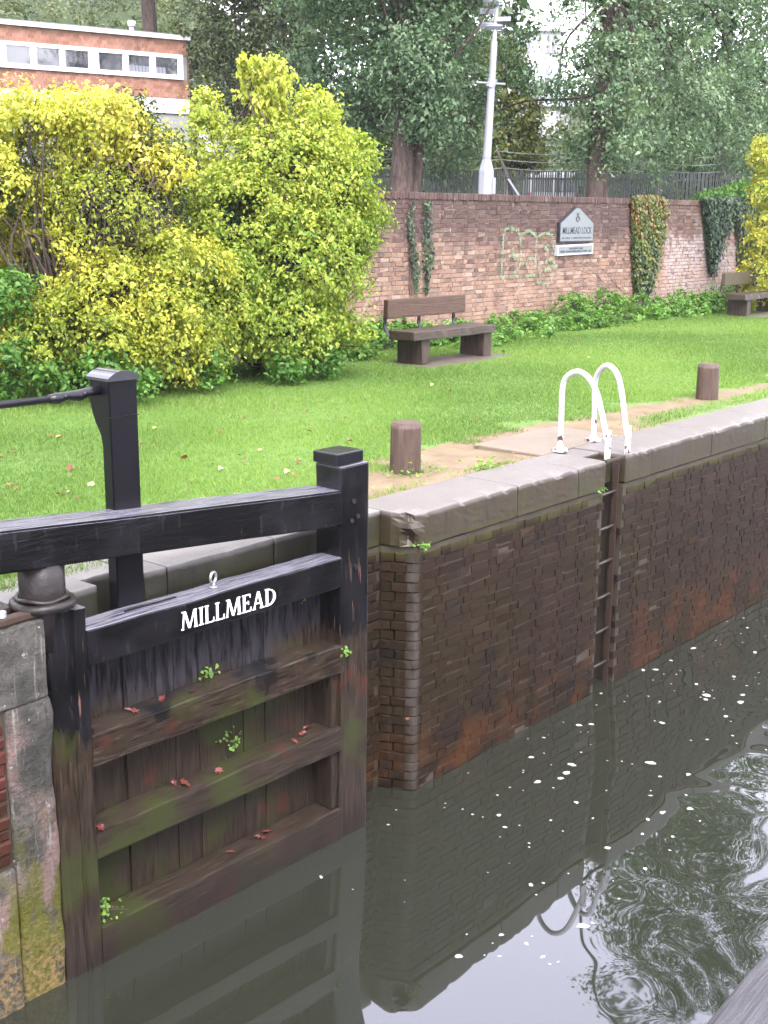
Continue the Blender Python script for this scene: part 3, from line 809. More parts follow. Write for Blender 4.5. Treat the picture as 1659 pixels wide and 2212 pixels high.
def coping_stone(x0, x1, y0, y1, z0, z1, mat, parent, seed, chip=.012, name='coping_stone', corner_chip=False):
    bm = bmesh.new()
    nx = max(3, int((x1 - x0) / .06))
    bm_box(bm, x0 + .005, x1 - .005, y0, y1, z0, z1, bev=.012, cuts=nx, axis=0)
    for ax_, ct in ((2, 6), (1, 5)):
        bmesh.ops.subdivide_edges(bm, edges=[e for e in bm.edges if abs((e.verts[0].co - e.verts[1].co).normalized()[ax_]) > .95 and e.calc_length() > .1], cuts=ct, use_grid_fill=True)
    for v in bm.verts:
        p = v.co
        if p.y < y0 + .03:                                        # worn, chipped front
            e = max(0, (p.z - (z1 - .05)) / .05)
            c = mnoise.noise(Vector((p.x * 6, seed, 3.1))) + .6 * mnoise.noise(Vector((p.x * 17, seed, 9.7)))
            p.z -= e * max(0, c) * chip * 2.6
            p.y += e * max(0, c) * chip * 2.2 + .006 * mnoise.noise(Vector((p.x * 3, p.z * 4, seed))) + .0022 * mnoise.noise(Vector((p.x * 15, p.z * 22, seed)))
        p.z += .004 * mnoise.noise(Vector((p.x * 3, p.y * 3, seed + 4)))
        if corner_chip and p.x < x0 + .17 and p.y < y0 + .12:
            k_ = max(0, 1 - math.hypot(p.x - x0, p.y - y0) / .16)
            s_ = .060 * k_ * (.45 + 1.2 * max(0, .5 + mnoise.noise(Vector((p.x * 9, p.y * 9, p.z * 9)))))
            p.x += s_ * 1.1; p.y += s_ * 1.1; p.z -= (.03 * k_ if p.z > z1 - .06 else 0)
    return from_bm(name, bm, mat, parent)
xs = [-.075, 1.31, 2.24, RX0]
for i in range(3): coping_stone(xs[i], xs[i + 1], -.012, .55, 1.935, 2.2, M_COPING, chamber, i, .013, corner_chip=(i == 0))
xs = [RX1, 3.55, 4.83, 6.15, 7.4, 8.6, 9.9, 11.2, 12.5, 14]
for i in range(len(xs) - 1): coping_stone(xs[i], xs[i + 1], -.012 + .004 * (i % 2), .55, 1.935, 2.2, M_COPING, chamber, i + 7, .012)
box('coping_stone', 14, 60, -.01, .55, 1.935, 2.2, M_COPING, chamber)
o = coping_stone(RX0 + .006, RX1 - .006, .13, .26, 1.93, 2.12, M_COPING_GREEN, chamber, 33, .006)
box('slot_lintel', RX0 + .002, RX1 - .002, .27, .55, 1.93, 2.188, M_COPING, chamber, bev=.008)

# ---- recess wall behind the open gate
recess = empty('gate_recess_wall', (-1.5, .28, 0), label='green stained stone coping and wall of the recess behind the open lock gate', cat='wall')
def rp(o): o.matrix_parent_inverse = Matrix.Translation((1.5, -.28, 0)); return o
B = Bricks(M_BRICK_WET, .0755, .06, .009)
B.wall(-1.0, -.085, -.30, 1.94, .255, jy=.005, seed=6)
for it in list(B.items): pass
B.items = [(x + 1.5, y - .28, z, rz, k) for x, y, z, rz, k in B.items]
B.build(recess, lambda it: (it[0] - 20) ** 2)
m = MB(); m.box(-3.16, -.03, .272, .8, -1, 1.92); rp(m.obj('wall_core', M_MORTAR_WET, recess))
m = MB(); m.box(-3.16, -1.02, .262, .268, -1, 1.92); rp(m.obj('slimy_render_face', M_QUOIN, recess))
for i, (a, b, y0) in enumerate(((-3.17, -2.62, .275), (-2.28, -2.10, .275), (-2.10, -1.18, .275), (-1.18, -.083, .265))):
    rp(coping_stone(a, b, y0, .80, 1.93, 2.2, M_COPING_GREEN, recess, 20 + i, .006))
rp(coping_stone(-2.62, -2.28, .46, .80, 1.93, 2.195, M_COPING_GREEN, recess, 27, .006))
rp(box('notch_floor', -2.62, -2.28, .275, .455, 1.80, 1.95, M_COPING_GREEN, recess, bev=.01))

# ---- quoin wall on the left, where the gate is hung
quoin = empty('gate_quoin_wall', (-3.8, 0, 0), label='lichened stone and red brick quoin wall at the left, with yellow green moss', cat='wall')
def qp(o): o.matrix_parent_inverse = Matrix.Translation((3.8, 0, 0)); return o
qp(coping_stone(-4.4, -3.185, -.012, .9, 1.76, 2.2, M_QUOIN, quoin, 41, .014))
qp(coping_stone(-5.8, -4.4, -.012, .9, 1.76, 2.2, M_QUOIN, quoin, 42, .014))
qp(coping_stone(-14, -5.8, -.012, .9, 1.76, 2.2, M_QUOIN, quoin, 43, .014))
bm = bmesh.new(); bm_box(bm, -3.455, -3.175, -.006, .30, -1, 1.755, bev=.025, cuts=26, axis=2, jit=.024, fr=5); qp(from_bm('render_quoin', bm, M_QUOIN, quoin, True))
B = Bricks(M_BRICK_RED, .0755, .07, .008)
B.wall(-4.6, -3.47, .86, 1.75, 0, jy=.005, seed=16)
B.items = [(x + 3.8, y, z, rz, k) for x, y, z, rz, k in B.items]
B.build(quoin, lambda it: -it[0])
bm = bmesh.new(); bm_box(bm, -5.2, -3.455, -.02, .25, -1, .85, bev=.02, cuts=22, axis=0, jit=.03, fr=5); qp(from_bm('eroded_lower_render', bm, M_QUOIN, quoin, True))
m = MB(); m.box(-14, -3.46, .014, .9, -1, 1.75); qp(m.obj('mortar_bed', M_MORTAR_WET, quoin))

# ================================================================= the lock gate (open, folded back against its recess)
G0 = (-3.2, -.02, 0); GR = R(-1.5)
gate = empty('lock_gate', G0, GR, label='black timber lock gate lettered MILLMEAD, swung open beside its brick recess', cat='lock gate')
def gbm(name, bm, mat, parent=gate, smooth=False): return from_bm(name, bm, mat, parent, smooth)
def prism(poly, z0, z1, jit=0.0, cuts=14, seed=0):
    bm = bmesh.new()
    vs = [bm.verts.new((x, y, z0)) for x, y in poly]
    f = bm.faces.new(vs)
    q = bmesh.ops.extrude_face_region(bm, geom=[f])
    for v in q['geom']:
        if isinstance(v, bmesh.types.BMVert): v.co.z = z1
    if cuts:
        es = [e for e in bm.edges if abs(e.verts[0].co.z - e.verts[1].co.z) > .01]
        bmesh.ops.subdivide_edges(bm, edges=es, cuts=cuts)
    bmesh.ops.recalc_face_normals(bm, faces=bm.faces)
    if jit:
        for v in bm.verts: v.co += mnoise.noise_vector(v.co * 5 + Vector((seed, 0, 0))) * jit
    return bm
gbm('heel_post', prism([(.018, .07), (.035, .028), (.075, .004), (.150, .0), (.170, .018), (.188, .018), (.200, .0), (.262, .0), (.272, .010), (.272, .25), (.16, .30), (.05, .26)], -.3, 2.205, .010, 18), M_GATE_V)
m = MB(); m.tube([(.085, .13, 2.0), (.085, .13, 2.6)], .124, 28); o = m.obj('heel_stub', M_IRON_BLACK, gate, True); o.data.materials[0] = M_GREASE
# balance beam: a long tapering baulk rising a little to the left
bm = bmesh.new()
vs = bm_box(bm, -5.6, 2.335, .0, .275, 0, 1, cuts=44, axis=0)
for v in vs:
    u = v.co.x; top = 2.704 - .0762 * u if u > -1.2 else 2.795 - .03 * (u + 1.2); bot = 2.478 - .0835 * u if u > -1.2 else 2.578 - .03 * (u + 1.2)
    v.co.z = bot + (top - bot) * v.co.z
bm.normal_update()
bmesh.ops.bevel(bm, geom=[e for e in bm.edges if len(e.link_faces) == 2 and e.calc_face_angle(0) > .7], offset=.012, segments=2, affect='EDGES')
for v in bm.verts: v.co += mnoise.noise_vector(v.co * Vector((1.3, 6, 6))) * .005
gbm('balance_beam', bm, M_GATE_H)
def rail(name, z0, z1, seed, u0=.264, u1=2.315, v1=.2):
    bm = bmesh.new(); bm_box(bm, u0, u1, 0, v1, z0, z1, bev=.012, cuts=26, axis=0, jit=.007, seed=seed, fr=3.2); return gbm(name, bm, M_GATE_H)
nr = rail('name_rail', 1.858, 2.072, 1)
rail('middle_rail', 1.250, 1.452, 2); rail('middle_rail', .672, .852, 3); rail('bottom_rail', -.12, .235, 4)
nP = 11; pw = (2.34 - .26) / nP
for i in range(nP):
    bm = bmesh.new(); g = rng.normal() * .004
    bm_box(bm, .26 + i * pw + .0018, .26 + (i + 1) * pw - .0018, .202 + g, .262 + g, -.4, 1.99, bev=.005, cuts=10, axis=2, jit=.004, seed=30 + i)
    gbm('plank', bm, M_GATE_P)
bm = bmesh.new(); bm_box(bm, 2.302, 2.572, .0, .235, -.3, 2.69, bev=.014, cuts=28, axis=2, jit=.008, seed=9); gbm('mitre_post', bm, M_GATE_V)
bm = bmesh.new(); bm_box(bm, 2.290, 2.545, .022, .25, 2.695, 2.775, bev=.01, cuts=3, axis=0, jit=.003, seed=10); gbm('post_cap', bm, M_IRON_BLACK)
bm = bmesh.new(); bm_box(bm, 2.235, 2.300, .03, .20, .24, 1.25, bev=.01, cuts=10, axis=2, jit=.006, seed=12); gbm('stile', bm, M_GATE_V)
for (z0, z1, zz) in ((2.50, 2.56, 0), (1.55, 1.60, 1)):
    pass
# paddle post
prof = [(.205, 1.96), (.29, 1.96), (.29, 3.02), (.305, 3.08), (.345, 3.14), (.375, 3.20), (.39, 3.26), (.392, 3.405), (.205, 3.405)]
bm = bmesh.new()
a = [bm.verts.new((.632, y, z)) for y, z in prof]; b = [bm.verts.new((.826, y, z)) for y, z in prof]
bm.faces.new(a); bm.faces.new(b[::-1])
for i in range(len(prof)): bm.faces.new((a[i], b[i], b[(i + 1) % len(prof)], a[(i + 1) % len(prof)]))
bmesh.ops.recalc_face_normals(bm, faces=bm.faces); bm.normal_update()
bmesh.ops.bevel(bm, geom=[e for e in bm.edges if e.calc_face_angle(0) > .9], offset=.006, segments=2, affect='EDGES')
M_PADDLE = plain('black_paint', (.0038, .0035, .0052), .34, 0, .4, 6, .05, .22)
pp = gbm('paddle_post', bm, M_PADDLE)
box('paddle_post_seam', .628, .830, .2005, .205, 3.185, 3.190, M_IRON_BLACK, pp)
bm = bmesh.new(); top = []; N_ = 12
for y in (.192, .402):
    ring = [bm.verts.new((.620 + .218 * i / N_, y, 3.408 + .040 * math.sin(math.pi * i / N_) ** .8)) for i in range(N_ + 1)]
    ring += [bm.verts.new((.838, y, 3.392)), bm.verts.new((.620, y, 3.392))]
    top.append(ring)
bm.faces.new(top[0]); bm.faces.new(top[1][::-1])
for i in range(len(top[0])): bm.faces.new((top[0][i], top[1][i], top[1][(i + 1) % len(top[0])], top[0][(i + 1) % len(top[0])]))
bmesh.ops.recalc_face_normals(bm, faces=bm.faces)
gbm('post_lid', bm, plain('wet_glossy_lid', (.030, .030, .036), .10, 0, .5, 9), pp)
m = MB(); m.tube([(-4.6, .30, 3.36), (-2, .30, 3.325), (.34, .30, 3.318)], .021, 12); m.tube([(.30, .30, 3.318), (.36, .30, 3.318), (.42, .305, 3.325), (.50, .30, 3.32), (.56, .295, 3.335), (.635, .30, 3.335)], [.022, .032, .024, .034, .026, .03], 10)
m.tube([(.40, .27, 3.325), (.40, .34, 3.325)], .014, 8); m.tube([(.52, .26, 3.33), (.52, .34, 3.33)], .013, 8)
m.obj('handrail', M_IRON_BLACK, gate, True)
# iron plate under the paddle post and ring bolt on the name rail
box('foot_plate', .60, .98, .10, .112, 2.076, 2.083, M_IRON_BLACK, gate)
m = MB(); t = [(1.266 + .031 * math.cos(a) * .96, .10 + .031 * math.cos(a) * .3, 2.138 + .033 * math.sin(a)) for a in np.linspace(0, 2 * math.pi, 25)]
m.tube(t, .0095, 8, False); m.tube([(1.266, .1, 2.07), (1.266, .1, 2.106)], .011, 8); m.tube([(1.266, .1, 2.074), (1.266, .1, 2.082)], .026, 12)
m.obj('eye_bolt', M_GALV, gate, True)
for (u, z) in ((2.42, 2.44), (2.40, 2.31), (2.46, 2.33), (2.44, 1.98)):
    m = MB(); m.tube([(u, -.012, z), (u, .004, z)], .017, 8); m.obj('bolt_head', M_GREASE, gate)

# serif letters MILLMEAD painted on the name rail
def serif_word(word, h, parent, mat, u0, z0, v, slope, tot):
    T, t, sf = .145 * h, .062 * h, .05 * h         # thick stroke, thin stroke, serif
    def stem(x, w, y0=0, y1=1): return [(x, y0 * h), (x + w, y0 * h), (x + w, y1 * h), (x, y1 * h)]
    def bar(x0, x1, y, th): return [(x0, y), (x1, y), (x1, y + th), (x0, y + th)]
    def diag(xa, ya, xb, yb, w): return [(xa, ya * h), (xa + w, ya * h), (xb + w, yb * h), (xb, yb * h)]
    def tri(x, y, dx, dy): return [(x, y), (x + dx, y), (x, y + dy)]
    G = {}
    s = .07 * h
    G['I'] = ([stem(s, T), bar(0, T + 2 * s, 0, sf), bar(0, T + 2 * s, h - sf, sf)], T + 2 * s)
    G['L'] = ([stem(s, T), bar(0, .62 * h, 0, sf), bar(0, T + 2 * s, h - sf, sf), [(.62 * h - t, 0), (.62 * h, 0), (.64 * h, .27 * h), (.62 * h, .27 * h)]], .64 * h)
    G['E'] = ([stem(s, T), bar(0, .62 * h, 0, sf), bar(0, .59 * h, h - sf, sf), bar(s + T, .46 * h, .49 * h, sf), [(.62 * h - t, 0), (.62 * h, 0), (.65 * h, .24 * h), (.63 * h, .24 * h)], [(.59 * h - t, h), (.59 * h, h), (.59 * h, .78 * h), (.575 * h, .78 * h)], bar(.43 * h, .465 * h, .41 * h, .2 * h)], .65 * h)
    G['M'] = ([diag(s, 0, 2.2 * s, 1, t), diag(2.2 * s, 1, .47 * h, .03, T), diag(.47 * h + T * .45, .03, .86 * h, 1, t), diag(.86 * h - .01 * h, 1, .92 * h, 0, T), bar(0, 2.2 * s, 0, sf), bar(.86 * h, .92 * h + T + s * .7, 0, sf), bar(s * .6, 2.2 * s + t, h - sf, sf), bar(.86 * h, .86 * h + T + s * .6, h - sf, sf)], .92 * h + T + s * .7)
    G['A'] = ([diag(.08 * h, 0, .40 * h, 1, t), diag(.38 * h, 1, .66 * h, 0, T), bar(.2 * h, .62 * h, .30 * h, sf), bar(0, .22 * h, 0, sf), bar(.58 * h, .66 * h + T + .06 * h, 0, sf)], .66 * h + T + .06 * h)
    import math as mm
    cx, rx, ry = s + T * .7, .62 * h, .5 * h
    D = [stem(s, T), bar(0, s + T, 0, sf), bar(0, s + T, h - sf, sf)]
    for i in range(10):
        a0, a1 = -mm.pi / 2 + mm.pi * i / 10, -mm.pi / 2 + mm.pi * (i + 1) / 10
        w0, w1 = sf + (T - sf) * mm.cos(a0) ** 1.2 if mm.cos(a0) > 0 else sf, sf + (T - sf) * max(0, mm.cos(a1)) ** 1.2
        D.append([(cx + (rx) * mm.cos(a0), h / 2 + ry * mm.sin(a0)), (cx + rx * mm.cos(a1), h / 2 + ry * mm.sin(a1)),
                  (cx + (rx - w1) * mm.cos(a1), h / 2 + (ry - sf) * mm.sin(a1)), (cx + (rx - w0) * mm.cos(a0), h / 2 + (ry - sf) * mm.sin(a0))])
    G['D'] = (D, cx + rx)
    widths = [G[c][1] for c in word]
    gap = (tot - sum(widths)) / (len(word) - 1)
    x = 0
    for c in word:
        m = MB(); k = 0
        for P in G[c][0]:
            area = sum(P[i][0] * P[(i + 1) % len(P)][1] - P[(i + 1) % len(P)][0] * P[i][1] for i in range(len(P)))
            if area < 0: P = P[::-1]
            n = len(P); d0 = v - .0012 - .00025 * k; k += 1
            V = [(u0 + x + a, d0, z0 + slope * (x + a) + b) for a, b in P] + [(u0 + x + a, v + .004, z0 + slope * (x + a) + b) for a, b in P]
            m.add(V, [tuple(range(n))] + [(i, n + i, n + (i + 1) % n, (i + 1) % n) for i in range(n)])
        m.obj('letter', mat, parent)
        x += G[c][1] + gap
serif_word('MILLMEAD', .112, nr, M_LETTER, .925, 1.905, -.004, -.018, .765)

# iron collar strap that holds the heel post back to the bank
anchor = empty('gate_anchor_strap', (-3.11, .11, 2.2), label='rusty iron collar strap around the round heel stub at the left bank', cat='iron strap')
m = MB(); m.tube([(.155 * math.cos(a), .155 * math.sin(a), .050 + .003 * math.sin(3 * a)) for a in np.linspace(0, 2 * math.pi, 33)], .027, 8, False); m.obj('collar', M_GREASE, anchor, True)
m = MB(); m.tube([(.135 * math.cos(a), .135 * math.sin(a),   .085 + .006 * math.sin(4 * a)) for a in np.linspace(0, 2 * math.pi, 33)], .014, 8, False); m.obj('grease_roll', M_GREASE, anchor, True)
box('strap_arm', -1.1, -.10, .06, .13, .012, .045, M_RUSTY, anchor, bev=.006, cuts=6, axis=0, jit=.004)
box('strap_arm', -.9, -.08, -.10, -.04, .012, .05, M_RUSTY, anchor, bev=.006, cuts=6, axis=0, jit=.004)
for x in (-.42, -.30): 
    m = MB(); m.tube([(x, -.07, .05), (x, -.07, .085)], .022, 6); m.obj('strap_bolt', M_MAST, anchor)

# ================================================================= ladder
ladder = empty('lock_ladder', (2.88, .05, 2.2), label='rusty rung ladder set in the wall slot with two arched white handrails', cat='ladder')
def lp(o): o.matrix_parent_inverse = Matrix.Translation((-2.88, -.05, -2.2)); return o
for zz in (1.86, 1.535, 1.21, .875, .54, .21, -.1):
    m = MB(); m.tube([(2.705, .055, zz), (3.03, .055, zz + .006)], .0125, 8); lp(m.obj('rung', M_RUNG, ladder, True))
lp(box('stringer', 3.005, 3.015, .03, .09, -.3, 2.12, M_RUSTY, ladder)); lp(box('stringer', 2.712, 2.722, .03, .09, -.3, 2.2, M_RUSTY, ladder))
H1 = arc([(2.79, .53, 2.2), (2.79, .53, 2.5), (2.785, .525, 2.80), (2.77, .46, 2.91), (2.75, .34, 2.955), (2.735, .22, 2.90), (2.72, .12, 2.76), (2.705, .02, 2.47), (2.70, -.01, 2.36)], 6)
H2 = arc([(3.46, .575, 2.2), (3.43, .56, 2.5), (3.37, .53, 2.80), (3.31, .43, 2.93), (3.25, .32, 2.965), (3.18, .20, 2.91), (3.12, .11, 2.77), (3.07, .02, 2.47), (3.06, -.01, 2.36)], 6)
for Hh, x in ((H1, 2.70), (H2, 3.06)):
    m = MB(); m.tube(Hh, .0255, 12); lp(m.obj('handrail', M_LADDER_WHITE, ladder, True))
    fx, fy = Hh[0][0], Hh[0][1]
    m = MB(); m.tube([(fx, fy, 2.204), (fx, fy, 2.226)], .075, 18); m.tube([(fx, fy, 2.22), (fx, fy, 2.26)], [.045, .03], 12); lp(m.obj('base_flange', M_LADDER_WHITE, ladder))
    lp(box('mounting_plate', x - .045, x + .035, -.03, -.012, 2.215, 2.47, M_LADDER_WHITE, ladder, bev=.004))
lp(box('slot_grating_bar', 2.72, 3.05, -.004, .02, 2.172, 2.19, M_RUSTY, ladder))

# ================================================================= bollards
def bollard(x, y, label, seed, lean):
    bm = bmesh.new()
    q = bmesh.ops.create_cone(bm, cap_ends=True, segments=22, radius1=.134, radius2=.127, depth=.50)
    bmesh.ops.subdivide_edges(bm, edges=[e for e in bm.edges if abs(e.verts[0].co.z - e.verts[1].co.z) > .3], cuts=8)
    bm.normal_update()
    bmesh.ops.bevel(bm, geom=[e for e in bm.edges if e.calc_face_angle(0) > .9 and e.verts[0].co.z > 0], offset=.012, segments=2, affect='EDGES')
    for v in bm.verts:
        a = math.atan2(v.co.y, v.co.x); rr = math.hypot(v.co.x, v.co.y)
        if rr > .05:
            crack = mnoise.noise(Vector((math.cos(a) * 5, math.sin(a) * 5, v.co.z * 1.2 + seed)))
            f = 1 + .035 * crack; v.co.x *= f; v.co.y *= f
        v.co.x += lean * v.co.z; v.co.z += .165
    o = from_bm('mooring_bollard', bm, M_BOLLARD, None, True)
    for p in o.data.polygons: p.use_smooth = abs(p.normal.z) < .7
    o.location = (x, y, 2.2)
    return tag(o, label, 'bollard', 'wooden mooring bollards beside the lock')
bollard(1.16, 1.04, 'round brown wooden mooring bollard standing beside the gate post, nearer of two', 1, .012)
bollard(6.9, 1.06, 'round brown wooden mooring bollard standing beyond the white ladder handrails', 5, -.02)

# ================================================================= benches
def bench(dx, dy, label, back_mat, seed):
    t = empty('park_bench', (8 + dx, 5.85 + dy, 2.19), label=label, cat='bench', group='heavy timber benches by the boundary wall')
    bm = bmesh.new(); vs = bm_box(bm, -1.04, .97, -.25, .21, .355, .485, bev=.014, cuts=30, axis=0, jit=.008, seed=seed, fr=3)
    for v in vs:                                                   # gnawed front edge
        if v.co.y < -.2 and v.co.z > .45:
            c = max(0, mnoise.noise(Vector((v.co.x * 5, seed, 2)))); v.co.y += .05 * c; v.co.z -= .035 * c
    from_bm('seat', bm, M_BENCH, t)
    for x0 in (-.78, .76):
        bm = bmesh.new(); bm_box(bm, x0, x0 + .20, -.19, .27, 0, .353, bev=.012, cuts=5, axis=2, jit=.01, seed=seed + x0)
        from_bm('leg', bm, M_BENCH_LEG, t)
    bm = bmesh.new(); bm_box(bm, -1.02, .86, .25, .335, .645, .915, bev=.012, cuts=20, axis=0, jit=.006, seed=seed + 3); from_bm('backrest', bm, back_mat, t)
    for x in (-.97, -.18, .68):
        m = MB(); pts = arc([(x, .33, .85), (x, .345, .62), (x, .335, .50), (x, .25, .38), (x, .12, .345)], 5)
        for i in range(len(pts) - 1):
            a_, b_ = pts[i], pts[i + 1]
            m.add([(x - .03, a_[1] - .008, a_[2]), (x + .03, a_[1] - .008, a_[2]), (x + .03, b_[1] - .008, b_[2]), (x - .03, b_[1] - .008, b_[2]), (x - .03, a_[1] + .008, a_[2] + .004), (x + .03, a_[1] + .008, a_[2] + .004), (x + .03, b_[1] + .008, b_[2] + .004), (x - .03, b_[1] + .008, b_[2] + .004)],
                  [(0, 3, 2, 1), (4, 5, 6, 7), (0, 4, 7, 3), (1, 2, 6, 5)])
        m.obj('back_bracket', M_IRON_BLACK, t)
    return t
bench(0, 0, 'heavy timber bench with brown board back between the yellow shrub and the sign', M_BENCH_BACK, 2)
bench(11.95, .40, 'olive brown timber bench at the right edge, below the dark ivy on the wall', M_BENCH_BACK2, 8)

# ================================================================= boundary wall
bwall = empty('boundary_wall', (15, 8, 2.2), label='old red brick boundary wall along the back of the lawn with soldier coping', cat='wall')
B = Bricks(M_BRICK_GARDEN, .0785, .06, .006, .0085)
B.wall(6.4, 36, 2.19, 4.545, 7.98, jy=.0035, seed=21)
B.items = [(x - 15, y - 8, z - 2.2, rz, k) for x, y, z, rz, k in B.items]
def rw(it):
    x, z = it[0] + 15, it[2] + 2.2
    vis = x > 8.6 and not (x < 9.2 and z < 3.2)
    return (0 if vis else 1000) + rank_cam((x, it[1] + 8, z)) ** .5
B.build(bwall, rw)
def bp_(o): o.matrix_parent_inverse = Matrix.Translation((-15, -8, -2.2)); return o
m = MB(); m.box(-12, 60, 7.9905, 8.33, 1.5, 4.55); bp_(m.obj('wall_core', M_MORTAR, bwall))
cmesh = []
for k in range(6):
    bm = bmesh.new(); bm_box(bm, -.033, .033, 0, .37, 0, .112, bev=.007, jit=.004, seed=k); me = bpy.data.meshes.new('coping_brick'); bm.to_mesh(me); bm.free(); me.materials.append(M_BRICK_GARDEN); cmesh.append(me)
x = 6.4
while x < 36:
    o = bpy.data.objects.new('coping_brick', cmesh[rng.integers(0, 6)]); o.location = (x - 15, -.042 + rng.normal() * .004, 2.352 + rng.normal() * .004); o.rotation_euler = (0, rng.normal() * .02, rng.normal() * .015); link(o, bwall); x += .0765
m = MB()
for S_ in [[(12.53,4.01),(12.51,3.59),(12.5,3.16)],[(12.53,4.01),(12.71,4.08),(12.9,4.05),(13.07,3.94)],[(12.5,3.16),(12.82,3.19),(13.1,3.16),(13.63,3.18)],[(13.07,3.94),(13.11,3.67),(13.08,3.36),(12.85,3.22)],[(13.09,3.92),(13.21,3.99),(13.41,4.01),(13.62,3.9)],[(13.64,3.88),(13.63,3.62),(13.62,3.32)],[(13.66,3.87),(13.79,3.94),(14.04,3.96),(14.22,3.91)],[(14.22,3.91),(14.23,3.7),(14.18,3.49)],[(13.31,3.35),(13.34,3.46),(13.5,3.51),(13.59,3.44)],[(13.83,3.0),(13.79,3.2),(13.74,3.34),(13.84,3.39)],[(13.68,3.07),(13.85,3.01),(14.11,2.99)],[(13.96,3.22),(13.99,3.43),(14.25,3.44),(14.28,3.33)],[(13.9,3.27),(14.13,3.3),(14.43,3.3)],[(14.21,3.38),(14.18,3.19),(14.21,3.05)],[(12.74,3.83),(12.72,3.79)],[(12.88,3.83),(12.92,3.8)],[(12.82,3.72),(12.81,3.65),(12.87,3.63)],[(12.68,3.55),(12.79,3.58),(12.95,3.57),(12.92,3.51),(12.76,3.52)],[(13.84,3.75),(13.97,3.68),(14.04,3.63)],[(13.99,3.76),(13.91,3.64)]]:
    P = arc([(a, 0, b) for a, b in S_], 6) if len(S_) > 1 else []
    P = np.array(P); T = np.gradient(P, axis=0); T /= np.linalg.norm(T, axis=1)[:, None]
    w = .030
    A = P + np.stack([-T[:, 2], T[:, 1], T[:, 0]], 1) * w; Bq = P - np.stack([-T[:, 2], T[:, 1], T[:, 0]], 1) * w
    yy = 7.958 - .0008 * len(m.f) / 10
    V = [(a[0], yy, a[2]) for a in A] + [(b[0], yy, b[2]) for b in Bq]; n_ = len(P)
    m.add(V, [(i, i + 1, n_ + i + 1, n_ + i) for i in range(n_ - 1)])
bp_(m.obj('graffiti', M_GRAFFITI, bwall))

# ---- sign
def text_mesh(name, body, size, loc, mat, parent, width=None):
    cu = bpy.data.curves.new(name, 'FONT'); cu.body = body; cu.size = size; cu.align_x = 'CENTER'; cu.extrude = .0015; cu.resolution_u = 3; cu.offset = .0008
    tmp = bpy.data.objects.new(name + '_tmp', cu); COL.objects.link(tmp)
    bpy.context.view_layer.update()
    me = bpy.data.meshes.new_from_object(tmp.evaluated_get(bpy.context.evaluated_depsgraph_get()))
    bpy.data.objects.remove(tmp)
    o = bpy.data.objects.new(name, me); me.materials.clear(); me.materials.append(mat); link(o, parent)
    xs_ = [v.co.x for v in me.vertices]; k = (width / (max(xs_) - min(xs_))) if width else 1
    for v in me.vertices: v.co.x *= k
    o.rotation_euler = (R(90), 0, 0); o.location = loc
    return o
sign = empty('lock_sign', (15.02, 7.93, 3.8), label='grey gable topped sign board reading MILLMEAD LOCK on the brick wall', cat='sign')
def board(name, poly, y0, y1, mat, parent):
    n_ = len(poly); V = [(x, y0, z) for x, z in poly] + [(x, y1, z) for x, z in poly]
    return MB().add(V, [tuple(range(n_)), tuple(range(2 * n_ - 1, n_ - 1, -1))] + [(i, n_ + i, n_ + (i + 1) % n_, (i + 1) % n_) for i in range(n_)]).obj(name, mat, parent)
gab = lambda g: [(-.635 + g, -.01 + g), (.635 - g, -.01 + g), (.64 - g, .365 - g * .6), (.05, .672 - g * 1.1), (-.05, .672 - g * 1.1), (-.64 + g, .365 - g * .6)]
board('board_edge', gab(0), -.02, .05, M_SIGN_EDGE, sign); board('board', gab(.022), -.026, .01, M_SIGN, sign)
text_mesh('lettering', 'MILLMEAD LOCK', .185, (0, -.0285, .155), M_SIGN_INK, sign, 1.10)
def squiggle(row_z, x0, x1, h, parent, seed):                      # line of print too small to read
    rg = np.random.default_rng(seed); m = MB(); x = x0
    while x < x1:
        w = rg.uniform(.014, .03)
        if rg.random() > .16: m.box(x, x + w * .42, -.0285, -.026, row_z, row_z + h * rg.uniform(.7, 1)); m.box(x + w * .42, x + w * .8, -.0282, -.026, row_z + (h * .6 if rg.random() < .5 else 0), row_z + h * (.9 if rg.random() < .5 else .35) + .004)
        x += w + .008
    return tag(m.obj('small_print', M_SIGN_INK, parent), kind='stuff')
squiggle(.055, -.55, .55, .035, sign, 1)
m = MB()
for sx in (-1, 1):
    m.tube(arc([(0, -.029, .385), (sx * .05, -.029, .42), (sx * .045, -.029, .47), (-sx * .015, -.029, .505), (-sx * .035, -.029, .56)], 5), [.008] * 5 + [.014] * 5 + [.011] * 5 + [.009] * 6, 5)
m.obj('leaf_emblem', M_SIGN_INK, sign)
plate = empty('lower_sign_plate', (15.0, 7.93, 3.53), label='narrow white framed plate of small print fixed below the lock sign', cat='sign')
board('frame', [(-.68, .0), (.68, .02), (.68, .225), (-.68, .205)], -.018, .05, M_SIGN_WHITE, plate); board('panel', [(-.63, .04), (.63, .055), (.63, .19), (-.63, .17)], -.022, .0, M_SIGN, plate)
o = squiggle(.065, -.56, .58, .036, plate, 3); o = squiggle(.122, -.24, .26, .034, plate, 4)

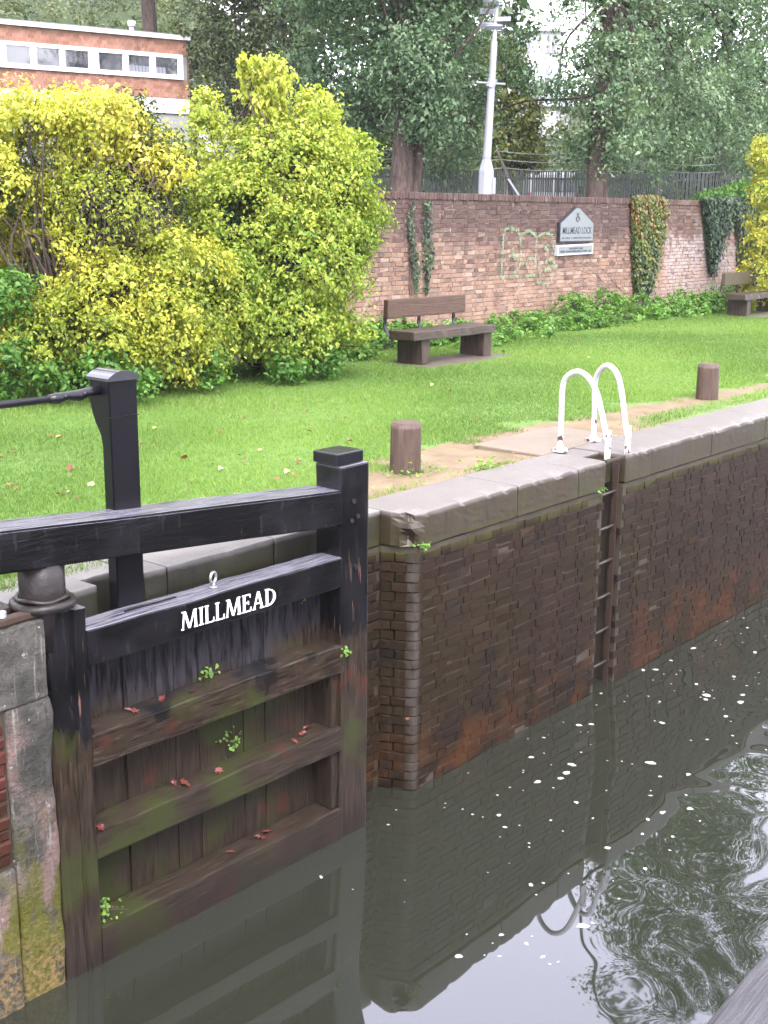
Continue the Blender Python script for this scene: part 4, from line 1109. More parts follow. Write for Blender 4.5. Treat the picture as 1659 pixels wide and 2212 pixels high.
# ================================================================= railing fence behind the wall
FA, FB = np.array([13.6, 12.75]), np.array([24.6, 8.75])
fl = np.linalg.norm(FB - FA); fa = math.atan2(*(FB - FA)[::-1])
fence = empty('steel_railing_fence', (FA[0], FA[1], 3.75), fa, label='green grey steel railings with cranked barbed wire posts behind the brick wall', cat='fence')
bm = bmesh.new(); q = [(-.018, 0), (.018, 0), (.018, 1.47), (0, 1.52), (-.018, 1.47)]
a = [bm.verts.new((x, 0, z)) for x, z in q]; b = [bm.verts.new((x, .012, z)) for x, z in q]; bm.faces.new(a); bm.faces.new(b[::-1])
for i in range(5): bm.faces.new((a[i], b[i], b[(i + 1) % 5], a[(i + 1) % 5]))
pale = bpy.data.meshes.new('pale'); bm.to_mesh(pale); bm.free(); pale.materials.append(M_STEEL_FENCE)
u = 0.0
while u < fl:
    o = bpy.data.objects.new('pale', pale); o.location = (u, 0, .012 * u + rng.normal() * .006); o.rotation_euler = (0, rng.normal() * .008, 0); link(o, fence); u += .0665
for zz in (.35, 1.30):
    MB().add([(0, .014, zz), (fl, .014, zz + .012 * fl), (fl, .05, zz + .012 * fl), (0, .05, zz), (0, .014, zz + .045), (fl, .014, zz + .045 + .012 * fl), (fl, .05, zz + .045 + .012 * fl), (0, .05, zz + .045)], [(0, 1, 5, 4), (4, 5, 6, 7), (2, 3, 7, 6), (0, 3, 2, 1)]).obj('fence_rail', M_STEEL_FENCE, fence)
posts = [-.55, 1.75, 4.15, 6.5, 8.8, 11.0]
tips = []
for i, u in enumerate(posts):
    z0 = .012 * u
    p = MB(); p.box(u - .028, u + .028, .014, .075, 0, z0 + 1.44); p.obj('fence_post', M_STEEL_POST, fence)
    arm = MB(); tip = np.array([u - .40, -.12, z0 + 1.93]); base = np.array([u, .02, z0 + 1.42]); tips.append((base, tip))
    arm.tube([base, tip], [.036, .032], 4); arm.obj('barbed_arm', M_STEEL_POST, fence)
for f_ in (.25, .6, .95):
    m = MB()
    pts = [b_ + (t_ - b_) * f_ for b_, t_ in tips]
    full = []
    for i in range(len(pts) - 1):
        for t in np.linspace(0, 1, 24, endpoint=False):
            c = pts[i] * (1 - t) + pts[i + 1] * t; c = c - np.array([0, 0, .05 * math.sin(math.pi * t)]); full.append(c)
    full.append(pts[-1])
    m.tube(full, .0075, 4, False)
    for c in full[::1]:
        d_ = rng.normal(size=3) * .028; m.tube([c - d_, c + d_], .004, 3, False)
    m.obj('barbed_wire', M_WIRE, fence)
st = MB(); st.tube([(3.68 + .9, -.9, .1), (4.15, -.02, 1.35)], .035, 4); st.obj('raking_strut', M_MAST_CONC, fence)

# ================================================================= floodlight mast
mast = empty('floodlight_mast', (13.31, 8.95, 3.75), label='tall white floodlight mast on a pointed white pillar behind the wall', cat='lamp post')
m = MB(); n8 = 8
rr = lambda r, z: [(r * math.cos(2 * math.pi * (k + .5) / n8), r * math.sin(2 * math.pi * (k + .5) / n8), z) for k in range(n8)]
V = rr(.165, 0) + rr(.150, 1.36) + rr(.148, 1.38) + rr(.078, 1.62)
F = [(j * n8 + k, j * n8 + (k + 1) % n8, (j + 1) * n8 + (k + 1) % n8, (j + 1) * n8 + k) for j in range(3) for k in range(n8)] + [tuple(range(3 * n8, 4 * n8))]
m.add(V, F).obj('pillar', M_MAST_CONC, mast)
box('access_door', .01, .10, -.160, -.140, .95, 1.25, M_MAST, mast)
top = np.array([.085, -.10, 4.9]); bot = np.array([0, 0, 1.5])
at = lambda z: bot + (top - bot) * (z - 1.5) / 3.4
m = MB(); m.tube([at(1.5), at(1.65), at(3.3), at(3.32), at(3.72), at(3.74), at(4.9)], [.086, .084, .066, .066, .062, .042, .040], 14); m.obj('shaft', M_MAST, mast, True)
m = MB(); c = at(2.98); m.tube([c + np.array([-.19, .22, .01]), c + np.array([.17, -.2, -.02])], .02, 5); m.tube([c + np.array([-.02, .02, -.08]), c + np.array([.02, -.02, .08])], .09, 10); m.obj('crossarm', M_MAST, mast)
def flood(x, l, z, rz, tilt):
    o_ = np.array([.64 * l, -.77 * l]); c = at(z)
    bm = bmesh.new(); vs = bm_box(bm, -.16, .16, -.075, .075, -.05, .05, bev=.015)
    for v in vs:
        if v.co.y > 0: v.co.z *= .55; v.co.x *= .75
    bmesh.ops.rotate(bm, verts=bm.verts, matrix=Matrix.Rotation(tilt, 3, 'X'))
    bmesh.ops.rotate(bm, verts=bm.verts, matrix=Matrix.Rotation(rz, 3, 'Z'))
    bmesh.ops.translate(bm, verts=bm.verts, vec=(c[0] + o_[0], c[1] + o_[1], c[2]))
    fo = from_bm('floodlight', bm, M_MAST, mast)
    mm = MB(); mm.tube([(c[0], c[1], c[2] - .02), (c[0] + o_[0], c[1] + o_[1], c[2])], .016, 5); mm.obj('bracket', M_MAST, fo)
for l, z, rz, ti in ((-.17, 4.02, -.6, .5), (.14, 4.08, -1.2, -.5), (-.02, 4.00, -.9, .7), (-.17, 4.26, -.7, .3), (-.10, 4.42, -1.1, .6), (-.13, 4.58, -.5, .2), (.06, 4.66, -.9, .4)):
    flood(0, l, z, rz, ti)

small = empty('thin_white_pole', (16.83, 17.70, 4.0), label='thin white vent pole rising behind the tall yellow shoot', cat='pole')
m = MB(); m.tube([(0, 0, 0), (0, 0, 3.45)], .032, 8); m.obj('pole', M_MAST, small); m = MB(); m.tube([(-.03, .04, 3.3), (.05, -.06, 3.34)], .022, 6); m.obj('side_spur', M_MAST, small)

# ================================================================= clinic-like building, top left
BO = (15.3, 27.84, 0); BA = R(-16.5)
hall = empty('tile_hung_building', (BO[0], BO[1], 4.0), BA, label='flat roofed building hung with red clay tiles above a white window band', cat='building')
def hb(name, x0, x1, y0, y1, z0, z1, mat, parent=hall, **kw): return box(name, x0, x1, y0, y1, z0 - 4.0, z1 - 4.0, mat, parent, **kw)
UL, UR = -7.5, 5.93
hb('wall', UL, UR - .01, .06, 7, 3.0, 9.56, M_PALE_WALL)
hb('lower_band', UL, UR + .01, .0, .058, 7.35, 7.80, M_RENDER_WHITE)
hb('fascia', UL, UR + .06, -.10, 7.1, 9.575, 9.70, M_UPVC)
hb('roof', UL, UR + .02, -.05, 7.05, 9.702, 9.74, M_SLATE)
m = MB(); m.tube([(4.4, .8, 5.72), (4.4, .8, 5.98)], .075, 12); m.tube([(4.4, .8, 5.96), (4.4, .8, 6.12)], .125, 12); m.obj('vent_pipe', M_VENT, hall, True)
tm = []
for k in range(6):
    bm = bmesh.new(); bm_box(bm, -.079, .079, -.012, .004, -.075, .075, jit=.004, seed=k)
    bmesh.ops.rotate(bm, verts=bm.verts, matrix=Matrix.Rotation(.10, 3, 'X'))
    me = bpy.data.meshes.new('tile'); bm.to_mesh(me); bm.free(); me.materials.append(M_TILE); tm.append(me)
tiles = []
for r_, z in enumerate(np.arange(9.515, 9.14, -.108)):
    for u in np.arange(UL + .08 + (r_ % 2) * .08, UR, .163): tiles.append((u, z))
for r_, z in enumerate(np.arange(8.315, 7.79, -.105)):
    for u in np.arange(UL + .08 + (r_ % 2) * .08, UR, .163): tiles.append((u, z))
tiles.sort(key=lambda t: (0 if (t[0] > -.3 and t[1] > 9) else 1 if t[0] > 1.5 else 2, -t[0]))
for u, z in tiles[:300]:
    o = bpy.data.objects.new('tile', tm[rng.integers(0, 6)]); o.location = (u, .03 + rng.normal() * .004, z - 4 + rng.normal() * .004); o.rotation_euler = (0, rng.normal() * .015, 0); link(o, hall)
Vs, Fs, off = [], [], 0
base_ = np.array([v.co[:] for v in tm[0].vertices]); bf = np.array([list(p.vertices) for p in tm[0].polygons])
for u, z in tiles[300:]:
    Vs.append(base_ + np.array([u, .03 + rng.normal() * .004, z - 4])); Fs.append(bf + off); off += len(base_)
# side return tiles
for r_, z in enumerate(np.arange(9.515, 7.79, -.108)):
    for y in np.arange(.12, 6.9, .163):
        c_ = np.stack([-base_[:, 1] + UR + .02, base_[:, 0] + y, base_[:, 2] + z - 4], 1); Vs.append(c_); Fs.append(bf + off); off += len(base_)
o = from_np('tile_courses', np.concatenate(Vs), np.concatenate(Fs), M_TILE, hall); o['kind'] = 'stuff'
hb('window_band', UL, 5.74, -.045, .055, 9.015, 9.13, M_UPVC); hb('window_band', UL, 5.74, -.05, .055, 8.385, 8.52, M_UPVC)
wins = [(.09, .85), (1.0, 1.74), (1.87, 2.65), (2.93, 3.75), (3.89, 4.64), (4.79, 5.59)]
wins += [(a - 5.75, b - 5.75) for a, b in wins]
edges = sorted([w for p in wins for w in p])
edges = [UL] + edges + [5.74]
for i in range(0, len(edges), 2):
    hb('mullion', edges[i] + .001, edges[i + 1] - .001, -.043, .055, 8.522, 9.013, M_UPVC)
for i, (a, b) in enumerate(sorted(wins)):
    w = hb('window', a, b, .02, .05, 8.522, 9.013, M_GLASS)
    if i % 6 in (4, 5):
        for k in range(6 if i % 6 == 4 else 3):
            hb('blind_slat', a + .03 + k * .115, a + .03 + k * .115 + .10, .008, .018, 8.53, 8.72, M_BLIND, w)
    hb('sash', a + .002, a + .03, -.02, .019, 8.524, 9.01, M_UPVC, w); hb('sash', b - .03, b - .002, -.02, .019, 8.524, 9.01, M_UPVC, w)

# lower flat roof to the right of it
annex = empty('low_annex', (21.3, 26.3, 4.0), BA, label='low white annex roof just showing beside the tile hung building', cat='building')
box('wall', 0, 3.2, 0, 4, -1, 3.1, M_RENDER_WHITE, annex); box('fascia', -.05, 3.3, -.08, 4.1, 3.1, 3.3, M_UPVC, annex)

# ================================================================= houses far up the hill
def house(name, loc, rz, w, d_, h, roof_h, label, rows, cols, roof_mat, wall_mat, win_w, win_h, group=None, dormer=0):
    t = empty(name, loc, rz, label=label, cat='house')
    box('wall', -w / 2, w / 2, 0, d_, -3, h, wall_mat, t)
    m = MB(); m.add([(-w / 2 - .3, -.3, h), (w / 2 + .3, -.3, h), (w / 2 + .3, d_ + .3, h), (-w / 2 - .3, d_ + .3, h), (-w / 2 + .6, d_ / 2, h + roof_h), (w / 2 - .6, d_ / 2, h + roof_h)], [(0, 1, 5, 4), (1, 2, 5), (2, 3, 4, 5), (3, 0, 4), (0, 3, 2, 1)])
    rf = m.obj('roof', roof_mat, t)
    box('chimney', w * .22, w * .22 + .7, d_ / 2 - .4, d_ / 2 + .4, h + .3, h + roof_h + 1.0, wall_mat, rf)
    for r_ in range(rows):
        for c_ in range(cols):
            cx = -w / 2 + w * (c_ + .5) / cols; cz = h - (r_ + .65) * (h + 1) / (rows + .2)
            f_ = box('window', cx - win_w / 2, cx + win_w / 2, -.06, .02, cz, cz + win_h, M_GLASS, t)
            for a_ in (-win_w / 2, -.04, win_w / 2 - .08): box('glazing_bar', cx + a_, cx + a_ + .08, -.10, -.062, cz, cz + win_h, M_UPVC, f_)
            box('transom', cx - win_w / 2 + .082, cx + win_w / 2 - .082, -.095, -.064, cz + win_h * .5, cz + win_h * .5 + .07, M_UPVC, f_)
    return t
hz = R(-50)
house('white_townhouse', (80.6, 53.4, 11.5), hz, 6.0, 7, 7.0, .5, 'tall white stucco house high on the hill, seen through the gap in the trees', 3, 3, M_HOUSE_WHITE, M_HOUSE_WHITE, .9, 1.35)
house('white_cottage', (65.1, 41.5, 8.6), hz, 3.6, 5, 2.6, 1.5, 'small white house with a grey slate roof, lower in the tree gap', 1, 4, M_SLATE, M_HOUSE_WHITE, .55, 1.1)
house('pale_terrace_house', (54.5, 35.0, 6.4), hz, 2.8, 4, 2.1, .6, 'pale rendered house low in the gap, just above the railings', 1, 3, M_SLATE, M_RENDER_WHITE, .4, .7)

# ================================================================= parked van glimpsed through the railings
van = empty('parked_van', (29.0, 17.4, 3.92), R(-52), label='white van parked beyond the railings, mostly hidden by the pales', cat='van')
bm = bmesh.new(); vs = bm_box(bm, -.88, .88, 0, 4.2, .35, 1.75, bev=.09, cuts=6, axis=1)
for v in vs:
    if v.co.y > 3.0 and v.co.z > .95: v.co.z -= (v.co.y - 3.0) * .55
    if v.co.z > 1.2: v.co.x *= .93
from_bm('body', bm, M_VAN, van, True)
box('rear_window', -.66, -.03, -.012, .03, 1.12, 1.55, M_GLASS, van); box('rear_window', .03, .66, -.012, .03, 1.12, 1.55, M_GLASS, van)
for s_ in (-1, 1):
    box('tail_lamp', s_ * .80 - .06, s_ * .80 + .06, -.015, .04, .75, 1.1, M_TAIL, van)
    for y in (.75, 3.3):
        w = MB(); w.tube([(s_ * .72, y, .32), (s_ * .89, y, .32)], .32, 18); wo_ = w.obj('wheel', M_RUBBER, van); h_ = MB(); h_.tube([(s_ * .885, y, .32), (s_ * .90, y, .32)], .18, 12); h_.obj('hub', M_GALV, wo_)
box('bumper', -.86, .86, -.08, .05, .38, .56, M_RUBBER, van)

# ================================================================= near-side balance beam, lower right corner
nbm = empty('near_balance_beam', (-5.0, -4.78, 2.85), R(1.5), label='weathered grey timber balance beam cutting across the bottom right corner', cat='timber beam')
bm = bmesh.new(); vs = bm_box(bm, -1.6, 2.6, -.20, .19, -.30, 0.0, bev=.02, cuts=60, axis=0, jit=.006, seed=4, fr=5); from_bm('beam', bm, M_RAILTIMBER, nbm)
m = MB(); m.tube([(1.9, 0, -2.9), (1.9, 0, -.30)], .15, 20); m.obj('heel_stub', M_GREASE, nbm, True)

# ================================================================= vegetation
def plant(name, label, cat, base, group=None): return empty(name, base, 0, label=label, cat=cat, group=group)
def off(root, o): o.matrix_parent_inverse = Matrix.Translation(-Vector(root.location)); return o

# ---- the two big yellow shrubs
def hole(C):                                                     # bare twiggy hollow in the golden shrub
    keep = np.zeros(len(C), bool)
    for x, y, z, r in TWIG_LOBES:
        d2 = np.array([AX[0], AX[1], 0]); v = C - np.array([x, y, z]); along = v @ d2; perp = np.linalg.norm(v - along[:, None] * d2, axis=1)
        keep |= (perp < r * (.52 + .20 * np.sin(C[:, 0] * 9 + C[:, 2] * 7))) & (along < .75) & (np.sin(C[:, 0] * 31.7 + C[:, 1] * 17 + C[:, 2] * 23.1) < .1)
    return keep
gold = plant('golden_shrub', 'broad golden yellow leaved shrub at the left edge with a bare twiggy hollow', 'shrub', (2.0, 6.9, 2.2))
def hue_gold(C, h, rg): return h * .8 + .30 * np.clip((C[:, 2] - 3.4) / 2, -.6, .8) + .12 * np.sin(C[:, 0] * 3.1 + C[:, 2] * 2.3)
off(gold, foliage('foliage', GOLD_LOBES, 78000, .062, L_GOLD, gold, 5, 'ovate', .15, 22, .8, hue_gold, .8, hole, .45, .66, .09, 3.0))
off(gold, branches('branches', (2.0, 6.9, 2.2), GOLD_LOBES, .035, M_TWIG, gold, 6))
off(gold, foliage('veil_foliage', [(x - .2, y - .15, z, r * .8) for x, y, z, r in TWIG_LOBES], 1500, .062, L_GOLD, gold, 9, 'ovate', .22, 12, .8, lambda C, h, r: h * .6))
rg = np.random.default_rng(71); m = MB()
for k in range(380):                                             # bare twigs filling the hollow
    q = TWIG_LOBES[rg.choice(3, p=(.6, .2, .2))]
    a = np.array(q[:3]) + rg.normal(size=3) * q[3] * .55 + np.array([.15, .15, 0]); d = rg.normal(size=3) * .5 + np.array([-.35, -.3, -.35]); d = d / np.linalg.norm(d) * rg.uniform(.15, .5)
    m.tube([a, a + d * .5 + rg.normal(size=3) * .03, a + d], [.006, .0045, .002], 3, False)
o = off(gold, m.obj('bare_twigs', M_TWIG, gold)); o['kind'] = 'stuff'
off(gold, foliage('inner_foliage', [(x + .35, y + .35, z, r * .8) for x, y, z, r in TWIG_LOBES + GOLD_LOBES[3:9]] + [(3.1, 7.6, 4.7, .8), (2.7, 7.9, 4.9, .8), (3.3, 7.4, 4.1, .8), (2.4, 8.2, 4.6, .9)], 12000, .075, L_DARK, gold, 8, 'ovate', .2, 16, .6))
lime = plant('lime_shrub', 'big lime green shrub with upright yellow shoots, right of the golden one', 'shrub', (5.2, 6.8, 2.2))
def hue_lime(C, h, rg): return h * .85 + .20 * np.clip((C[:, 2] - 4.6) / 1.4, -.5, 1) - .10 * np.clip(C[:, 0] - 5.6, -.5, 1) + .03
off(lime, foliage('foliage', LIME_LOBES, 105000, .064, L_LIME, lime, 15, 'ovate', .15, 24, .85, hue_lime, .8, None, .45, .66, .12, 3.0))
off(lime, branches('branches', (5.2, 6.8, 2.2), LIME_LOBES, .045, M_TWIG, lime, 16))
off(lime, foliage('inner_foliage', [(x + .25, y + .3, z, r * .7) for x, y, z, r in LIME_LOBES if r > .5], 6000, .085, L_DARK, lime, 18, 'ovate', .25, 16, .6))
rg = np.random.default_rng(5); m = MB(); tipsL = []
for k in range(9):                                               # long upright shoots
    b = np.array([5.0 + rg.normal() * .18, 6.6 + rg.normal() * .15, 5.25]); t = b + np.array([rg.normal() * .22, rg.normal() * .18, rg.uniform(.55, 1.0)])
    m.tube(arc([b, (b + t) / 2 + rg.normal(size=3) * .04, t], 4), np.linspace(.012, .003, 9), 4, False)
    for s_ in np.linspace(.2, 1, 14): tipsL.append((*(b + (t - b) * s_), .06))
off(lime, m.obj('shoots', M_TWIG, lime))
off(lime, foliage('shoot_leaves', tipsL, 1900, .105, L_LIME, lime, 25, 'ovate', .05, 6, 1.4, lambda C, h, r: h * .5 + .45, .8, None, .2, .6))
ds = plant('dark_green_shrub', 'dark green small leaved shrub filling the cleft between the two yellow shrubs', 'shrub', (3.0, 7.0, 2.2))
off(ds, foliage('foliage', DARKSHRUB_LOBES + [(3.35, 7.2, 4.6, .6), (3.5, 7.2, 3.6, .6), (3.2, 7.1, 3.0, .6)], 9000, .065, L_OLIVE, ds, 35, 'ovate', .16, 18, .5, lambda C, h, r: h * .9 + .1))
off(ds, branches('branches', (3.0, 7.0, 2.2), DARKSHRUB_LOBES, .02, M_TWIG, ds, 36))
un = plant('shrub_skirt_growth', 'dark green bramble and ivy growth skirting the foot of the yellow shrubs', 'undergrowth', (2.2, 6.2, 2.2))
SK = UNDER_LOBES + [(x, y, z, r * .8) for x, y, z, r in ((2.2, 6.5, 2.35, .3), (3.6, 6.3, 2.35, .3), (5.0, 6.4, 2.35, .3), (5.7, 6.5, 2.35, .3), (6.3, 6.8, 2.4, .35), (6.9, 7.2, 2.4, .3), (7.3, 7.5, 2.35, .25))]
off(un, foliage('foliage', SK, 9000, .075, L_NETTLE, un, 45, 'ovate', .15, 14, .5, lambda C, h, r: h * .6, .8, None, .55, .7))
yr = plant('yellow_edge_shrub', 'yellow green shrub leaning in from the right edge beside the second bench', 'shrub', (20.6, 7.0, 2.2))
YR2 = YR_LOBES + [(20.75, 6.45, 3.1, .5), (20.8, 6.5, 3.7, .5), (20.9, 6.6, 2.7, .45)]
off(yr, foliage('foliage', YR2, 8000, .095, L_GOLD, yr, 55, 'ovate', .16, 16, .7, lambda C, h, r: h * .8 + .15, .8, None, .45, .66)); off(yr, branches('branches', (20.7, 7.0, 2.2), YR2, .03, M_TWIG, yr, 56))

# ---- ivy on the wall
def poly_pts(poly, n, rg):
    P = np.array(poly); lo, hi = P.min(0), P.max(0); out = []
    def inside(q):
        c = np.zeros(len(q), bool); j = len(P) - 1
        for i in range(len(P)):
            cond = ((P[i, 1] > q[:, 1]) != (P[j, 1] > q[:, 1])) & (q[:, 0] < (P[j, 0] - P[i, 0]) * (q[:, 1] - P[i, 1]) / (P[j, 1] - P[i, 1] + 1e-9) + P[i, 0])
            c ^= cond; j = i
        return c
    while sum(len(o) for o in out) < n:
        q = rg.uniform(lo, hi, (n * 2, 2)); q = q + rg.normal(size=q.shape) * .06; out.append(q[inside(q)])
    return np.concatenate(out)[:n]
def ivy(name, label, polys, n, size, mat, base, seed, thick=.12, top=True):
    t = plant(name, label, 'ivy', base); rg = np.random.default_rng(seed)
    C, Nn = [], []
    for poly, fr_ in polys:
        q = poly_pts(poly, int(n * fr_), rg)
        d_ = np.abs(rg.normal(size=len(q))) * thick * .5
        c = np.stack([q[:, 0], 7.955 - d_, q[:, 1]], 1); C.append(c); Nn.append(np.stack([rg.normal(size=len(q)) * .4, -np.ones(len(q)), .35 + rg.normal(size=len(q)) * .4], 1))
    C = np.concatenate(C); Nn = np.concatenate(Nn)
    V, F, k = leaves_np(C, Nn, size * rg.uniform(.6, 1.3, len(C)), rg, 'ovate', 1.0, .85)
    tone = np.clip(rg.uniform(0, 1, len(C)) * .55 + .42 * np.sin(C[:, 0] * 5 + C[:, 2] * 3.7) ** 2, 0, 1)
    if mat is L_IVY_RED: tone = np.clip(tone * .75 + .28 * np.clip((C[:, 2] - 3.4) / 1.2, -1, 1), 0, 1)
    off(t, from_np('foliage', V, F, mat, t, {'tone': np.repeat(tone, k)}))
    m = MB()
    for poly, fr_ in polys:
        P = np.array(poly); lo, hi = P.min(0), P.max(0)
        for s_ in range(3):
            x = (lo[0] + hi[0]) / 2 + rg.normal() * (hi[0] - lo[0]) * .1; pts = []
            for z in np.linspace(lo[1], hi[1] - .1, 9): pts.append((x, 7.968, z)); x += rg.normal() * (hi[0] - lo[0]) * .05
            m.tube(pts, np.linspace(.014, .005, 9), 4, False)
    off(t, m.obj('stems', M_TWIG, t)); return t
ivy('thin_twin_ivy', 'two thin strands of dark ivy climbing the wall above the first bench', [([(9.72, 4.5), (9.86, 4.5), (9.84, 3.9), (10.02, 3.5), (10.0, 2.95), (9.9, 2.95), (9.84, 3.4), (9.68, 3.76)], .42), ([(10.1, 4.55), (10.28, 4.5), (10.36, 3.8), (10.46, 3.55), (10.3, 3.3), (10.28, 2.95), (10.14, 3.0), (10.08, 3.7)], .58)], 620, .05, L_IVY, (10, 7.95, 2.3), 61, .07)
ivy('reddening_ivy', 'column of ivy turning yellow and red, hanging over the wall right of the sign', [([(17.15, 4.72), (18.6, 4.74), (18.7, 4.4), (18.62, 3.8), (18.40, 3.2), (18.2, 2.6), (17.55, 2.5), (17.32, 3.5)], 1)], 5200, .068, L_IVY_RED, (18, 7.95, 2.3), 62, .16)
ivy('draped_dark_ivy', 'dense dark green ivy draped in two tongues over the right end of the wall', [([(20.31, 4.72), (22.4, 4.78), (22.3, 4.3), (21.74, 3.87), (21.4, 3.33), (21.33, 2.89), (21.09, 3.01), (20.74, 3.91), (20.51, 4.57)], .4), ([(22.1, 4.78), (25.5, 4.85), (25.5, 2.6), (22.7, 2.9), (22.55, 3.76), (22.25, 4.3)], .6)], 9500, .078, L_IVY, (22.5, 7.95, 2.3), 63, .2)
it_ = plant('ivy_wall_crest', 'pale green crest of ivy bulging along the top of the wall, right end', 'ivy', (22.6, 8.1, 4.6))
off(it_, foliage('foliage', [(20.7, 8.1, 4.68, .16), (21.3, 8.1, 4.74, .22), (21.9, 8.1, 4.8, .26), (22.6, 8.1, 4.84, .32), (23.4, 8.1, 4.85, .36), (24.3, 8.1, 4.85, .4)], 4200, .075, L_NETTLE, it_, 64, 'ovate', .1, 14, .4, lambda C, h, r: h * .6 + .05, .8, None, .5, .8))

# ---- nettles and weeds at the foot of the wall
def weeds(name, label, lobes, n, seed, tone=lambda C, h, r: h, mat=L_NETTLE, size=.085):
    t = plant(name, label, 'weeds', (lobes[0][0], lobes[0][1], 2.2))
    off(t, foliage('foliage', lobes, n, size, mat, t, seed, 'ovate', .10, 12, .3, tone, .8, None, .6, .7)); off(t, branches('stems', (lobes[len(lobes) // 2][0], lobes[0][1] + .1, 2.15), lobes, .008, M_TWIG, t, seed + 1, 1)); return t
def strip(x0, x1, y, h0, h1, r, seed, n):
    rg = np.random.default_rng(seed); return [(x, y - rg.uniform(0, .25), 2.2 + rg.uniform(h0, h1), r * rg.uniform(.7, 1.25)) for x in np.linspace(x0, x1, n)]
weeds('nettle_bank', 'bright green bank of nettles under the sign, right of the first bench', strip(11.6, 14, 7.55, .02, .22, .22, 1, 10) + strip(14, 17.2, 7.5, .06, .42, .25, 7, 13) + strip(12.4, 16.8, 7.15, .0, .14, .22, 2, 13) + strip(9.6, 12.2, 6.75, .0, .08, .15, 6, 8), 9000, 81)
weeds('wall_foot_weeds', 'leafy weeds at the wall foot between the reddening ivy and the second bench', strip(17.6, 21.4, 7.5, .02, .45, .26, 3, 14) + strip(18, 21, 7.2, .02, .15, .22, 4, 10), 8000, 82)
weeds('bench_side_weeds', 'low pale weeds growing behind and left of the first bench', strip(7.3, 10.4, 7.55, .05, .25, .22, 5, 14) + [(6.6, 6.9, 2.3, .2), (6.95, 6.7, 2.28, .18), (7.3, 6.6, 2.28, .16)], 5200, 83)

# ---- trees beyond the wall
def tree(name, label, base, lobes, n, size, mat, bark, trunk, seed, per=26, clump=.34, hue=None, limb=.055, up=.45, extra=None):
    t = plant(name, label, 'tree', base); m = MB()
    for path, r0, r1 in trunk: 
        p = arc(path, 5); m.tube(p, np.linspace(r0, r1, len(p)), 10, False)
    off(t, m.obj('trunk', bark, t, True))
    off(t, branches('limbs', trunk[0][0][-2], lobes, limb, bark, t, seed + 3, 1, .2))
    off(t, foliage('crown', lobes, n, size, mat, t, seed, 'diamond', clump, per, .5, hue, .7, None, up, .62, .07, 1.6))
    return t
tree('broad_oak', 'big grey green oak with twin trunks, filling the right behind the railings', (17.0, 8.75, 3.7), T2_LOBES + T2up_LOBES, 130000, .122, L_OAK, M_BARK,
     [([(17.03, 8.72, 3.6), (17.05, 8.75, 4.8), (17.3, 8.9, 6.5), (18.2, 9.2, 9), (19.0, 9.3, 12)], .20, .10), ([(17.42, 8.8, 3.6), (17.45, 8.82, 4.8), (18.0, 9.1, 6.2), (20.0, 9.2, 8.5), (21.5, 9.2, 12)], .165, .08)], 101)
tree('ivy_trunk_tree', 'dark green tree on a thick dark trunk, left of the floodlight mast', (12.2, 10.15, 3.7), T1_LOBES + T1up_LOBES, 80000, .112, L_OAK, M_BARK,
     [([(12.1, 10.05, 3.6), (12.16, 10.1, 4.9), (12.35, 10.2, 6.2), (12.5, 10.3, 8.5)], .27, .15), ([(12.32, 10.0, 4.3), (12.46, 9.95, 5.3), (12.6, 10.0, 6.4)], .12, .08)], 111, hue=lambda C, h, r: h * .8)
ovb = plant('overhanging_branch', 'thin dark leafy branch hanging across the gap in the trees', 'branch', (15.6, 8.95, 6.4))
m = MB(); m.tube(arc([(16.9, 8.9, 6.75), (15.9, 8.95, 6.62), (15.1, 9.2, 6.55), (14.5, 9.3, 6.4), (13.9, 9.5, 6.15)], 6), np.linspace(.035, .012, 25), 6, False); off(ovb, m.obj('branch', M_BARK_DARK, ovb))
off(ovb, foliage('leaves', OVER_LOBES + [(14.85, 9.0, 6.75, .2), (15.4, 9.0, 6.8, .22), (14.7, 9.0, 7.1, .16), (15.9, 8.95, 6.9, .25)], 1500, .105, L_DARK, ovb, 121, 'diamond', .16, 10, .6, None, .8, None, .4, .65))
tree('turning_tree', 'small yellowing tree right of the mast, below the white houses', (22.2, 14.5, 3.8), YB_LOBES, 12000, .14, L_YELLOWGREEN, M_BARK_DARK, [([(22.2, 14.5, 3.7), (22.2, 14.5, 5), (22.1, 14.5, 6.5)], .12, .05)], 131, 20, .25, limb=.03)
tree('olive_tree', 'olive brown tree between the tile hung building and the dark tree', (22.6, 25, 4.2), T4_LOBES + [(22.2, 25.2, 12, 1.4), (23.3, 24.5, 12, 1.4), (23.0, 25, 14, 1.6)], 26000, .17, L_OLIVE, M_BARK, [([(22.4, 25, 4), (22.5, 25, 7), (22.8, 24.9, 11)], .28, .15), ([(23.3, 24.4, 4), (23.2, 24.4, 7), (23.5, 24.4, 10)], .2, .1)], 141, clump=.42)
tree('far_right_tree', 'darker tree far behind the oak at the right edge', (32.8, 13.5, 4.0), T3_LOBES + [(32, 14, 10, 2), (34.5, 13.2, 10.5, 2), (33, 13.5, 12.5, 2)], 22000, .21, L_DARK, M_BARK_DARK, [([(32.8, 13.5, 3.9), (32.8, 13.5, 7), (33, 13.5, 11)], .3, .15)], 151, clump=.5, hue=lambda C, h, r: h * .9 + .08)
